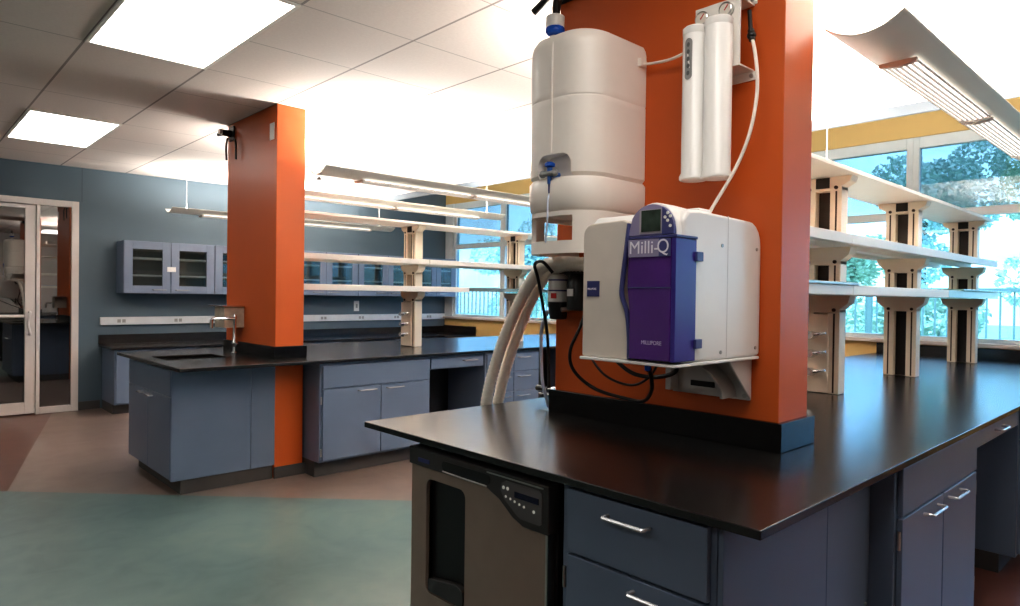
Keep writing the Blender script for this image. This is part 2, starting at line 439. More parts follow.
MB().tube(catmull([(1.245, y0 + 0.01, 1.165), (1.245, y0 - 0.06, 1.155), (1.225, y0 - 0.07, 1.04), (1.245, y0 - 0.06, 0.925), (1.245, y0 + 0.01, 0.915)], 6), 0.014, 12).build('pull_handle', M['alu'], d)

# ------------------------------------------------------------------ columns
def column(name, label, x0, x1, y0, y1, ztop):
    t = thing(name, label, 'column', ((x0 + x1) / 2, (y0 + y1) / 2, 0))
    MB().box(x0, x1, y0, y1, 0, ZC).build('shaft', M['orange'], t, bevel=0.003)
    g = 0.02
    s = slab(x0 - g, x1 + g, y0 - g, y1 + g, ZT + 0.0005, ztop, [(x0 - 0.0005, x1 + 0.0005, y0 - 0.0005, y1 + 0.0005)]).build('base_skirt', M['skirt'], t, bevel=0.0025)
    return t
nc = column('orange_column', 'tall orange column in the foreground carrying the tank and white water purifier', 2.193, 2.416, 1.022, 2.04, 1.012)
lc = column('orange_column', 'orange column rising through the farther bench beside its sink', 2.215, 2.445, 4.981, 5.972, 1.010)
# switch plate high on the far column
p = MB().box(2.209, 2.215, 5.025, 5.105, 2.60, 2.73).build('wall_plate', M['white_gloss'], None, bevel=0.003)
tag(p, 'small white blank plate high on the side of the far orange column', 'wall plate')

# black clamp with two hanging straps near the ceiling
def strap_clamp(name, label, c, straps=((0.05, -0.22), (-0.16, -0.24)), adz=0.012):
    t = thing(name, label, 'bracket', c)
    x, y, z = c
    MB().box(x - 0.016, x - 0.002, y - 0.06, y + 0.05, z - 0.06, z + 0.06).rod((x - 0.016, y, z), (x - 0.09, y, z), 0.03, 0.024).build('clamp_body', M['black'], t, bevel=0.003)
    MB().rod((x - 0.09, y, z + 0.005), (x - 0.115, y, z + 0.005), 0.025, 0.022).build('knob', M['steel'], t)
    MB().rod((x - 0.05, y + 0.01, z), (x - 0.06, y + 0.16, z + adz), 0.013, 0.016).build('arm', M['black'], t)
    for dy, dz in straps:
        MB().tube(catmull([(x - 0.03, y + dy * 0.6, z - 0.03), (x - 0.035, y + dy, z - 0.1), (x - 0.03, y + dy, z + dz)]), 0.009, 8).build('strap', M['bolt'], t)
    return t
strap_clamp('strap_clamp', 'black clamp with two hanging straps at the top of the far orange column', (2.215, 5.87, 2.775))
t = strap_clamp('strap_clamp', 'black clamp with straps high on the near column, above the milky tank', (2.193, 1.985, 2.765), ((0.035, -0.13),), -0.075)

# ------------------------------------------------------------------ cabinets
FACE = {'-x': (lambda u, o, z, P: (P - o, u, z)), '-y': (lambda u, o, z, P: (u, P - o, z)), '+y': (lambda u, o, z, P: (u, P + o, z))}
def fbox(m, face, P, u0, u1, z0, z1, o0, o1):
    a = FACE[face](u0, o0, z0, P); b = FACE[face](u1, o1, z1, P)
    return m.box(a[0], b[0], a[1], b[1], a[2], b[2])
def pull(face, P, uc, zc, w, parent, name='handle', o=0.02):
    f = FACE[face]
    m = MB(); r = 0.0055
    h = w / 2
    m.tube([f(uc - h, o - 0.004, zc, P), f(uc - h, o + 0.024, zc, P), f(uc - h + 0.004, o + 0.03, zc, P), f(uc + h - 0.004, o + 0.03, zc, P), f(uc + h, o + 0.024, zc, P), f(uc + h, o - 0.004, zc, P)], r, 8)
    return m.build(name, M['handle'], parent)
def cabinet(name, label, face, P, u0, u1, depth, fronts, z1=0.889, kick=0.1, recess=0.07, mat='cab', hinges=(), group=None, kick_sides=(0, 0)):
    """fronts: (kind, u0, u1, z0, z1, handle_u, handle_z, handle_w)"""
    f = FACE[face]
    c = f((u0 + u1) / 2, -depth / 2, 0, P)
    t = thing(name, label, 'cabinet', c, group)
    m = MB(); fbox(m, face, P, u0, u1, kick, z1, 0, -depth); m.build('carcass', M[mat], t, bevel=0.002)
    if kick: m = MB(); fbox(m, face, P, u0 + kick_sides[0], u1 - kick_sides[1], 0, kick, -recess, -depth + 0.01); m.build('toe_kick', M['kick'], t)
    for kind, a, b, z0, zz1, hu, hz, hw in fronts:
        m = MB(); fbox(m, face, P, a + 0.002, b - 0.002, z0 + 0.002, zz1 - 0.002, 0.001, 0.019)
        fr = m.build(kind, M[mat], t, bevel=0.003)
        if hu is not None: pull(face, P, hu, hz, hw, fr)
    for hu, hz in hinges:
        m = MB(); q0 = f(hu, 0.012, hz - 0.03, P); q1 = f(hu, 0.012, hz + 0.03, P); m.rod(q0, q1, 0.0055, n=10); m.build('hinge', M['steel'], t)
    return t

# --- foreground bench
NP = dict(x0=1.418, x1=7.12, y0=0.696, y1=2.355)
o = slab(NP['x0'], NP['x1'], NP['y0'], NP['y1'], 0.891, ZT, [(2.192, 2.417, 1.021, 2.041)]).build('worktop', M['counter'], None, bevel=0.003)
tag(o, 'black epoxy worktop of the foreground bench, around the near orange column', 'worktop')
s = MB().box(7.119, 7.139, 0.70, 2.35, 0.892, 1.012).build('end_splash', M['counter'], o, bevel=0.002)
c = cabinet('base_cabinet', 'blue-grey cabinet with drawer over door at the near end of the foreground bench', '-x', 1.462, 0.825, 1.318, 0.55,
        [('drawer', 0.838, 1.290, 0.693, 0.878, 1.072, 0.833, 0.135), ('door', 0.838, 1.290, 0.115, 0.689, 0.985, 0.655, 0.135)], hinges=[(1.301, 0.615), (1.301, 0.2)])
# side panels facing the right aisle
for a, b, lab in ((1.462, 2.068, 'wide blue-grey side panel under the front right corner of the foreground worktop'), (2.070, 2.418, 'narrow blue-grey filler panel left of the double-door cabinet on the right side')):
    o = MB().box(a, b, 0.808, 0.823, 0.0, 0.889).build('side_panel', M['cab'], None, bevel=0.002); tag(o, lab, 'panel')
    MB().rod((b - 0.03, 0.809, 0.42), (b - 0.03, 0.804, 0.42), 0.006, n=10).build('bolt_head', M['steel'], o)
cabinet('base_cabinet', 'blue-grey double-door base cabinet on the right side of the foreground bench', '-y', 0.735, 2.420, 3.400, 0.55,
        [('false_drawer_front', 2.440, 3.385, 0.715, 0.878, None, 0, 0), ('door', 2.440, 2.905, 0.115, 0.711, 2.745, 0.682, 0.16), ('door', 2.909, 3.385, 0.115, 0.711, 3.045, 0.682, 0.16)],
        hinges=[(2.430, 0.64), (2.430, 0.2), (3.393, 0.64), (3.393, 0.23)])
t = thing('knee_drawer', 'shallow blue-grey knee-space drawer at the right side of the foreground bench', 'drawer', (3.85, 1.0, 0.78))
MB().box(3.402, 4.298, 0.755, 1.30, 0.785, 0.889).build('apron', M['cab'], t, bevel=0.002)
fr = MB().box(3.405, 4.295, 0.735, 0.753, 0.79, 0.878).build('drawer_front', M['cab'], t, bevel=0.003)
pull('-y', 0.754, 3.86, 0.832, 0.14, fr)
cabinet('base_cabinet', 'blue-grey cabinet beyond the knee space at the far right of the foreground bench', '-y', 0.735, 4.300, 5.30, 0.55,
        [('drawer', 4.315, 5.285, 0.715, 0.878, 4.8, 0.80, 0.14), ('door', 4.315, 4.798, 0.115, 0.711, 4.72, 0.66, 0.12), ('door', 4.802, 5.285, 0.115, 0.711, 4.88, 0.66, 0.12)], kick_sides=(0.0, 0))
o = MB().box(2.45, 7.10, 1.56, 1.58, 0, 0.889).build('back_panel', M['cab'], None); tag(o, 'long blue-grey panel closing the back of the foreground knee space', 'panel')
o = MB().box(2.05, 7.10, 2.055, 2.07, 0, 0.889).build('back_panel', M['cab'], None); tag(o, 'long blue-grey panel under the hose side of the foreground bench', 'panel')

# --- undercounter appliance
t = thing('undercounter_appliance', 'stainless undercounter appliance with black control header below the foreground worktop', 'appliance', (1.75, 1.70, 0))
ya, yb = 1.348, 2.055
MB().box(1.472, 2.03, ya, yb, 0.08, 0.878).build('case', M['black'], t, bevel=0.003)
MB().box(1.52, 2.0, ya + 0.02, yb - 0.02, 0, 0.08).build('plinth', M['black'], t)
def arcpts(cx, cy, r, a0, a1, n=6): return [(cx + r * math.cos(math.radians(a0 + (a1 - a0) * k / n)), cy + r * math.sin(math.radians(a0 + (a1 - a0) * k / n))) for k in range(n + 1)]
def rrect(a0, a1, b0, b1, r, n=5):
    return arcpts(a1 - r, b0 + r, r, -90, 0, n) + arcpts(a1 - r, b1 - r, r, 0, 90, n) + arcpts(a0 + r, b1 - r, r, 90, 180, n) + arcpts(a0 + r, b0 + r, r, 180, 270, n)
# door: a stainless plate with a rounded recess opening
RY0, RY1, RZ0, RZ1 = 1.745, 1.965, 0.355, 0.765
outer_top = [(ya + 0.022, 0.725), (1.455, 0.725), (1.50, 0.742), (1.563, 0.785), (1.622, 0.808), (yb, 0.808)]
m = MB(); bm = m.bm
hole = rrect(RY0, RY1, RZ0, RZ1, 0.03)
outer = [(ya + 0.022, 0.10)] + outer_top + [(yb, 0.10)]
def ringface(bm, outer, hole, x):
    vo = [bm.verts.new((x, p[0], p[1])) for p in outer]; vh = [bm.verts.new((x, p[0], p[1])) for p in hole]
    ed = [bm.edges.new((vo[i], vo[(i + 1) % len(vo)])) for i in range(len(vo))] + [bm.edges.new((vh[i], vh[(i + 1) % len(vh)])) for i in range(len(vh))]
    bmesh.ops.triangle_fill(bm, use_beauty=True, use_dissolve=False, edges=ed)
    return vo, vh
vo, vh = ringface(bm, outer, hole, 1.442); wo, wh = ringface(bm, outer, hole, 1.470)
for a, b in ((vo, wo), (vh, wh)):
    for i in range(len(a)): bm.faces.new((a[i], b[i], b[(i + 1) % len(a)], a[(i + 1) % len(a)]))
dr = m.build('door', M['door_steel'], t)
m = MB(); rin = [(p[0], p[1]) for p in hole]
m.loft([[(1.4565, p[0], p[1]) for p in hole], [(1.4705, p[0] * 1.0, p[1]) for p in hole]], caps=False); m.prism(hole, 'x', 1.469, 1.4715)
m.build('door_recess', M['black'], dr)
MB().prism([(RY0 + 0.012, RZ0 + 0.005), (RY1 - 0.012, RZ0 + 0.005), (RY1 - 0.012, RZ0 + 0.05), (RY0 + 0.05, RZ0 + 0.075), (RY0 + 0.012, RZ0 + 0.06)], 'x', 1.4435, 1.4685).build('recess_ledge', M['dark_panel'], dr, bevel=0.003)
MB().box(1.440, 1.470, ya + 0.012, ya + 0.021, 0.1, 0.73).build('door_edge', M['steel'], t)
hd = [(ya, 0.722), (1.455, 0.722), (1.50, 0.739), (1.563, 0.782), (1.622, 0.805), (yb, 0.805), (yb, 0.868), (ya, 0.868)]
hp = MB().prism(hd, 'x', 1.428, 1.472).build('control_header', M['dark_panel'], t, bevel=0.004)
# long grip slot with pale lower lip
MB().prism(rrect(1.605, 1.855, 0.815, 0.850, 0.015), 'x', 1.426, 1.430).build('grip_slot', M['black'], hp)
MB().tube([(1.426, 1.85, 0.813), (1.425, 1.78, 0.812), (1.425, 1.62, 0.811)], 0.003, 8).build('grip_lip', M['steel'], hp)
MB().box(1.4255, 1.4285, ya + 0.02, 1.62, 0.8555, 0.8595).build('trim_line', M['steel'], hp)
MB().prism([(1.372, 0.752), (1.382, 0.745), (1.462, 0.745), (1.478, 0.752), (1.535, 0.790), (1.552, 0.815), (1.548, 0.838), (1.53, 0.848), (1.382, 0.848), (1.372, 0.84)], 'x', 1.425, 1.429).build('keypad', M['keypad'], hp)
MB().box(1.4235, 1.4255, 1.384, 1.488, 0.806, 0.824).build('display', M['display'], hp)
for yy, zz, r in ((1.538, 0.826, 0.0055), (1.519, 0.826, 0.0055), (1.527, 0.800, 0.004), (1.506, 0.797, 0.004), (1.487, 0.793, 0.004), (1.466, 0.789, 0.004), (1.446, 0.786, 0.004), (1.404, 0.781, 0.005)):
    MB().rod((1.4255, yy, zz), (1.4235, yy, zz), r, n=12).build('button', M['button'], hp)
MB().box(1.4255, 1.4285, 1.93, 1.995, 0.822, 0.836).build('badge', M['navy'], hp)

# --- farther bench
o = slab(1.44, 7.12, 4.69, 6.28, 0.889, ZT, [(2.214, 2.446, 4.980, 5.973), (1.55, 2.00, 5.33, 5.725)]).build('worktop', M['counter'], None, bevel=0.003)
tag(o, 'black epoxy worktop of the farther bench with an inset sink', 'worktop')
s = MB().box(7.119, 7.139, 4.70, 6.27, 0.892, 1.012).build('end_splash', M['counter'], o)
m = MB(); m.box(1.541, 1.5495, 5.321, 5.734, 0.70, 0.888); m.box(2.0005, 2.009, 5.321, 5.734, 0.70, 0.888); m.box(1.5495, 2.0005, 5.321, 5.3295, 0.70, 0.888); m.box(1.5495, 2.0005, 5.7255, 5.734, 0.70, 0.888); m.box(1.541, 2.009, 5.321, 5.734, 0.69, 0.70)
sk = thing('lab_sink', 'black drop-in sink in the end of the farther bench', 'sink', (1.76, 5.535, 0.69))
m.build('basin', M['black'], sk)
MB().lathe((1.76, 5.535, 0.70), [(0.03, 0), (0.03, 0.004), (0.02, 0.006), (0.02, 0.001)]).build('drain', M['steel'], sk)
# sink cabinet: carcass hollow above, doors on the aisle end
t = thing('sink_cabinet', 'blue-grey sink cabinet at the end of the farther bench, doors facing the entrance', 'cabinet', (1.83, 5.5, 0))
m = MB(); m.box(1.49, 1.535, 4.985, 6.04, 0.1, 0.888); m.box(2.015, 2.205, 4.985, 6.04, 0.1, 0.888); m.box(1.535, 2.015, 4.985, 5.315, 0.1, 0.888); m.box(1.535, 2.015, 5.74, 6.04, 0.1, 0.888); m.box(1.535, 2.015, 5.315, 5.74, 0.1, 0.66)
m.build('carcass', M['cab'], t)
MB().box(1.545, 2.205, 4.99, 6.03, 0, 0.1).build('toe_kick', M['kick'], t)
MB().box(1.472, 1.489, 4.99, 6.035, 0.688, 0.872).build('false_drawer_front', M['cab'], t, bevel=0.003)
for a, b, hu in ((4.99, 5.511, 5.44), (5.515, 6.035, 5.66)):
    fr = MB().box(1.472, 1.489, a, b, 0.112, 0.684).build('door', M['cab'], t, bevel=0.003)
    pull('-x', 1.491, hu, 0.655, 0.085, fr)
MB().box(1.474, 2.028, 4.972, 4.984, 0.105, 0.888).build('side_panel', M['cab'], t, bevel=0.002)
MB().box(2.031, 2.214, 4.972, 4.984, 0.105, 0.888).build('filler_panel', M['cab'], t, bevel=0.002)
for z in (0.2, 0.6): MB().rod((1.481, 4.985, z - 0.03), (1.481, 4.985, z + 0.03), 0.005, n=8).build('hinge', M['steel'], t)
MB().box(2.21, 2.47, 4.962, 4.979, 0, 0.085).build('cove_base', M['kick'], lc)
cabinet('base_cabinet', 'blue-grey double-door base cabinet right of the orange column on the farther bench', '-y', 4.740, 2.462, 3.500, 0.55,
        [('false_drawer_front', 2.480, 3.485, 0.690, 0.865, None, 0, 0), ('door', 2.480, 2.996, 0.135, 0.686, 2.865, 0.655, 0.16), ('door', 3.000, 3.485, 0.135, 0.686, 3.130, 0.655, 0.16)],
        hinges=[(2.471, 0.6), (2.471, 0.2)], kick=0.12)
t = thing('knee_drawer', 'shallow blue-grey knee-space drawer in the middle of the farther bench', 'drawer', (3.82, 5.0, 0.77))
MB().box(3.502, 4.128, 4.76, 5.29, 0.765, 0.888).build('apron', M['cab'], t, bevel=0.002)
fr = MB().box(3.515, 4.115, 4.741, 4.759, 0.775, 0.865).build('drawer_front', M['cab'], t, bevel=0.003)
pull('-y', 4.760, 3.95, 0.832, 0.16, fr)
fr = []
for k, zt in enumerate((0.872, 0.686, 0.498, 0.310)):
    for a, b, hu in ((4.145, 4.488, 4.36), (4.492, 4.835, 4.62)):
        fr.append(('drawer', a, b, zt - 0.184, zt, hu, zt - 0.045, 0.15))
cabinet('drawer_cabinet', 'blue-grey stack of small drawers behind the white hoses on the farther bench', '-y', 4.740, 4.130, 4.850, 0.55, fr)
cabinet('base_cabinet', 'blue-grey base cabinet right of the small drawers on the farther bench', '-y', 4.740, 5.60, 6.60, 0.55,
        [('drawer', 5.615, 6.585, 0.69, 0.872, 6.1, 0.80, 0.15), ('door', 5.615, 6.098, 0.115, 0.686, 6.02, 0.65, 0.12), ('door', 6.102, 6.585, 0.115, 0.686, 6.18, 0.65, 0.12)])
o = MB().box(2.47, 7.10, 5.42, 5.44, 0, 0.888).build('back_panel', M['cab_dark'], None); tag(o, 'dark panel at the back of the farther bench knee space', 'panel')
o = MB().box(2.47, 7.10, 6.02, 6.04, 0, 0.888).build('back_panel', M['cab'], None); tag(o, 'blue-grey rear panel of the farther bench, facing the back wall', 'panel')

# faucet, steel box on the far column
t = thing('lab_faucet', 'chrome faucet with sideways spout standing behind the sink', 'faucet', (2.11, 5.52, ZT))
fx, fy = 2.13, 5.565
MB().lathe((fx, fy, ZT + 0.001), [(0.028, 0), (0.028, 0.012), (0.016, 0.02), (0.014, 0.06), (0.024, 0.075), (0.024, 0.10), (0.015, 0.115), (0.014, 0.28), (0.016, 0.285), (0.016, 0.315), (0.006, 0.33)]).build('riser', M['chrome'], t)
MB().tube(catmull([(fx, fy, 1.205), (fx - 0.06, fy + 0.012, 1.207), (fx - 0.15, fy + 0.035, 1.205), (fx - 0.168, fy + 0.04, 1.19), (fx - 0.17, fy + 0.04, 1.13)], 6), 0.014, 10).build('spout', M['chrome'], t)
MB().rod((fx, fy - 0.02, ZT + 0.088), (fx, fy - 0.075, ZT + 0.075), 0.012, 0.016).build('valve_lever', M['chrome'], t)
t = thing('steel_box', 'stainless steel box with a chrome shelf mounted on the far orange column', 'wall box', (2.13, 5.67, 1.12))
MB().box(2.05, 2.2135, 5.575, 5.79, 1.13, 1.30).build('housing', M['box_steel'], t, bevel=0.004)
MB().box(2.03, 2.2135, 5.56, 5.86, 1.301, 1.312).build('shelf_plate', M['chrome'], t, bevel=0.002)

# --- low counter along the back wall
m = MB(); m.prism([(1.93, 8.62), (6.50, 8.62), (6.50, 8.42), (7.14, 8.42), (7.14, 9.275), (1.93, 9.275)], 'z', 0.745, 0.772)
o = m.build('worktop', M['counter'], None, bevel=0.003); tag(o, 'low black worktop running along the blue back wall', 'worktop')
MB().box(1.93, 7.14, 9.266, 9.288, 0.773, 0.885).box(7.119, 7.141, 8.42, 9.266, 0.773, 0.905).build('back_splash', M['counter'], o, bevel=0.002)
spots = ((1.965, 2.90, 'blue-grey low cabinet at the left end of the back-wall worktop'), (3.85, 4.85, 'blue-grey low cabinet under the middle of the back-wall worktop'), (5.75, 6.75, 'blue-grey low cabinet at the window end of the back-wall worktop'))
for a, b, lab in spots:
    mid = (a + b) / 2
    cabinet('base_cabinet', lab, '-y', 8.67, a, b, 0.58, [('door', a + 0.012, mid - 0.002, 0.125, 0.735, mid - 0.09, 0.68, 0.12), ('door', mid + 0.002, b - 0.012, 0.125, 0.735, mid + 0.09, 0.68, 0.12)], z1=0.744, kick=0.11)

# wall cabinets with glass doors
def wall_cabinet(label, x0, x1):
    t = thing('wall_cabinet', label, 'cabinet', ((x0 + x1) / 2, 9.12, 1.39), 'glass-door cabinets on the back wall')
    yf, yb, z0, z1 = 8.985, 9.288, 1.39, 2.02
    m = MB(); m.box(x0, x0 + 0.02, yf, yb, z0, z1); m.box(x1 - 0.02, x1, yf, yb, z0, z1); m.box(x0 + 0.02, x1 - 0.02, yf, yb, z0, z0 + 0.02); m.box(x0 + 0.02, x1 - 0.02, yf, yb, z1 - 0.02, z1)
    m.build('carcass', M['wall_cab'], t, bevel=0.002)
    MB().box(x0 + 0.02, x1 - 0.02, yb - 0.012, yb - 0.002, z0 + 0.02, z1 - 0.02).build('back_sheet', M['cabinet_inside'], t)
    for z in (1.60, 1.81): MB().box(x0 + 0.021, x1 - 0.021, yf + 0.03, yb - 0.013, z, z + 0.02).build('inner_shelf', M['duct_white'], t, bevel=0.002)
    mid = (x0 + x1) / 2
    for a, b, hu in ((x0 + 0.004, mid - 0.002, mid - 0.13), (mid + 0.002, x1 - 0.004, mid + 0.13)):
        e = 0.095
        m = MB(); m.box(a, a + e, yf - 0.022, yf - 0.001, z0, z1); m.box(b - e, b, yf - 0.022, yf - 0.001, z0, z1); m.box(a + e, b - e, yf - 0.022, yf - 0.001, z0, z0 + e); m.box(a + e, b - e, yf - 0.022, yf - 0.001, z1 - e, z1)
        dr = m.build('door', M['wall_cab'], t, bevel=0.002)
        MB().box(a + e, b - e, yf - 0.012, yf - 0.008, z0 + e, z1 - e).build('pane', M['cab_glass'], dr)
        pull('-y', yf - 0.002, hu, z0 + 0.045, 0.15, dr)
    return t
wl = ['glass-door wall cabinet nearest the entrance, with a white sticker between its doors', 'glass-door wall cabinet mostly hidden behind the far orange column', 'glass-door wall cabinet just right of the far orange column', 'glass-door wall cabinet seen around the first white shelf upright', 'glass-door wall cabinet next to the windows']
for k, (a, b) in enumerate(((2.12, 3.168), (3.172, 4.218), (4.222, 5.268), (5.272, 6.318), (6.322, 7.14))):
    w = wall_cabinet(wl[k], a, b)
    if k == 0: MB().box(2.60, 2.70, 8.958, 8.962, 1.66, 1.72).build('sticker', M['sticker'], w)

# raceway and outlet on the back wall
t = thing('outlet_raceway', 'long white outlet raceway on the blue wall above the low worktop', 'raceway', (4.5, 9.27, 1.0))
MB().box(1.945, 7.14, 9.252, 9.288, 1.003, 1.098).build('channel', M['duct_white'], t, bevel=0.004)
for x in (2.17, 2.82, 3.47, 4.12, 4.86, 5.50, 6.15, 6.80):
    m = MB(); m.box(x - 0.045, x - 0.008, 9.249, 9.2515, 1.03, 1.07); m.box(x + 0.008, x + 0.045, 9.249, 9.2515, 1.03, 1.07); m.build('outlet', M['outlet'], t)
t = thing('wall_switch', 'white wall plate on the blue wall above the raceway', 'wall plate', (5.43, 9.285, 1.15))
MB().box(5.385, 5.475, 9.279, 9.288, 1.15, 1.31).build('plate', M['sticker'], t, bevel=0.003)
MB().box(5.415, 5.445, 9.275, 9.279, 1.20, 1.26).build('rocker', M['outlet'], t)

# ------------------------------------------------------------------ reagent racks
def upright(label, x, yc, valves=False):
    """three stacked post segments; shelves rest on the flared heads"""
    t = thing('shelf_upright', label, 'shelf upright', (x + 0.065, yc, ZT))
    h, dp = 0.1, 0.085
    for part, z0, z1 in (('lower_post', ZT + 0.001, 1.449), ('middle_post', 1.501, 1.709), ('upper_post', 1.761, 2.089)):
        m = MB()
        fl = 0.07; hz = 0.075 if part != 'upper_post' else 0.055
        # two rails, a web behind, and a flared head
        m.box(x, x + dp, yc - h, yc - h + 0.062, z0, z1 - hz); m.box(x, x + dp, yc + h - 0.062, yc + h, z0, z1 - hz)
        m.box(x + 0.05, x + dp - 0.01, yc - h + 0.062, yc + h - 0.062, z0, z1 - hz)
        m.prism([(yc - h, z1 - hz - 0.02), (yc + h, z1 - hz - 0.02), (yc + h, z1 - hz), (yc + h + fl * 0.6, z1 - hz * 0.55), (yc + h + fl * 0.75, z1), (yc - h - fl * 0.75, z1), (yc - h - fl * 0.6, z1 - hz * 0.55), (yc - h, z1 - hz)], 'x', x - 0.002, x + dp)
        p = m.build(part, M['cream'], t, bevel=0.003)
        if valves and part == 'lower_post':
            pn = MB().box(x - 0.004, x + 0.0495, yc - h + 0.055, yc + h + 0.03, z0 + 0.002, z1 - hz - 0.03).build('service_panel', M['cream'], p, bevel=0.003)
            for zz in (1.03, 1.13, 1.23):
                yv = yc + 0.025; mm = MB(); mm.rod((x - 0.004, yv, zz), (x - 0.05, yv, zz), 0.017).rod((x - 0.05, yv, zz - 0.0), (x - 0.085, yv, zz + 0.003), 0.024, 0.02)
                mm.rod((x - 0.066, yv - 0.045, zz + 0.01), (x - 0.066, yv + 0.045, zz - 0.006), 0.009)
                mm.rod((x - 0.035, yv, zz), (x - 0.05, yv - 0.075, zz + 0.016), 0.009, 0.006)
                mm.build('gas_valve', M['chrome'], p)
        else:
            MB().box(x + 0.0465, x + 0.0495, yc - h + 0.0625, yc + h - 0.0625, z0 + 0.002, z1 - hz - 0.022).build('dark_insert', M['black_slot'], p)
            if part == 'upper_post': MB().box(x - 0.006, x - 0.002, yc - 0.036, yc + 0.036, z1 - hz - 0.005, z1 - 0.004).build('dark_notch', M['black_slot'], p)
        for s in (-1, 1):
            MB().box(x - 0.0012, x + 0.002, yc + s * 0.071 - 0.0045, yc + s * 0.071 + 0.0045, z0 + 0.006, z1 - hz - 0.024).build('slot', M['bolt'], p)
        for s in (-1, 1):
            MB().rod((x - 0.002, yc + s * 0.071, z1 - hz - 0.005), (x - 0.010, yc + s * 0.071, z1 - hz - 0.005), 0.010, n=10).build('bolt_head', M['bolt'], p)
    return t
def shelf(label, x0, x1, yc, z0, z1, half, mat='white', name='rack_shelf', lip=0.0):
    m = MB()
    lipd = z1 - z0
    pts = [(yc - half, z0), (yc - half + 0.018, z0), (yc - half + 0.018, z1 - 0.02), (yc - 0.03, z1 - 0.02), (yc - 0.03, z0 + 0.001), (yc + 0.03, z0 + 0.001), (yc + 0.03, z1 - 0.02), (yc + half - 0.018, z1 - 0.02), (yc + half - 0.018, z0), (yc + half, z0), (yc + half, z1), (yc - half, z1)]
    if lipd < 0.036: pts = [(yc - half, z0), (yc + half, z0), (yc + half, z1), (yc - half, z1)]
    m.prism(pts, 'x', x0, x1)
    o = m.build(name, M[mat], None, bevel=0.003)
    tag(o, label, 'shelf')
    return o
YN, YL = 1.526, 5.487
upright('first white shelf upright on the foreground bench, with chrome gas valves, beside the near column', 3.76, YN, True)
upright('middle white shelf upright of the foreground bench, with dark slot', 5.06, YN)
upright('farthest white shelf upright of the foreground bench, closest to the window', 6.60, YN)
upright('white shelf upright with gas valves in the middle of the farther bench', 3.79, YL, True)
upright('white shelf upright of the farther bench seen behind the pale hoses', 5.18, YL)
shelf('white top shelf board of the foreground bench rack', 2.45, 6.78, YN, 2.090, 2.112, 0.175)
shelf('white middle shelf board of the foreground rack, half hidden by the column', 2.45, 3.60, YN, 1.710, 1.760, 0.215)
shelf('long white middle shelf board of the foreground rack, towards the window', 3.604, 6.74, YN, 1.710, 1.760, 0.215)
shelf('white lower shelf board of the foreground rack, next to the column', 2.45, 3.60, YN, 1.450, 1.4985, 0.225)
shelf('white lower shelf board in the centre of the foreground rack', 3.604, 5.30, YN, 1.450, 1.500, 0.225)
shelf('green-tinted lower shelf board at the window end of the foreground rack', 5.304, 6.74, YN, 1.450, 1.500, 0.225, 'plate_glass')
shelf('thin pale-blue plate on the lower shelf beside the near column', 2.45, 3.66, YN - 0.05, 1.4995, 1.513, 0.185, 'plate_blue', 'glass_plate')
shelf('thin green plate on the lower shelf, overhanging towards the window', 5.6, 7.08, 1.352, 1.5012, 1.513, 0.07, 'plate_glass', 'glass_plate')
shelf('white top shelf board of the farther bench rack', 2.46, 6.9, YL, 2.090, 2.112, 0.20)
shelf('white middle shelf board of the farther rack, next to the orange column', 2.46, 3.86, YL, 1.710, 1.758, 0.235)
shelf('white middle shelf board of the farther rack, running towards the windows', 3.864, 6.9, YL, 1.710, 1.758, 0.235)
shelf('white lower shelf board of the farther rack, next to the orange column', 2.46, 4.36, YL, 1.450, 1.500, 0.235)
shelf('dark smoky lower shelf board of the farther rack, right of the white one', 4.364, 6.4, YL, 1.462, 1.497, 0.24, 'plate_dark', 'rack_shelf')

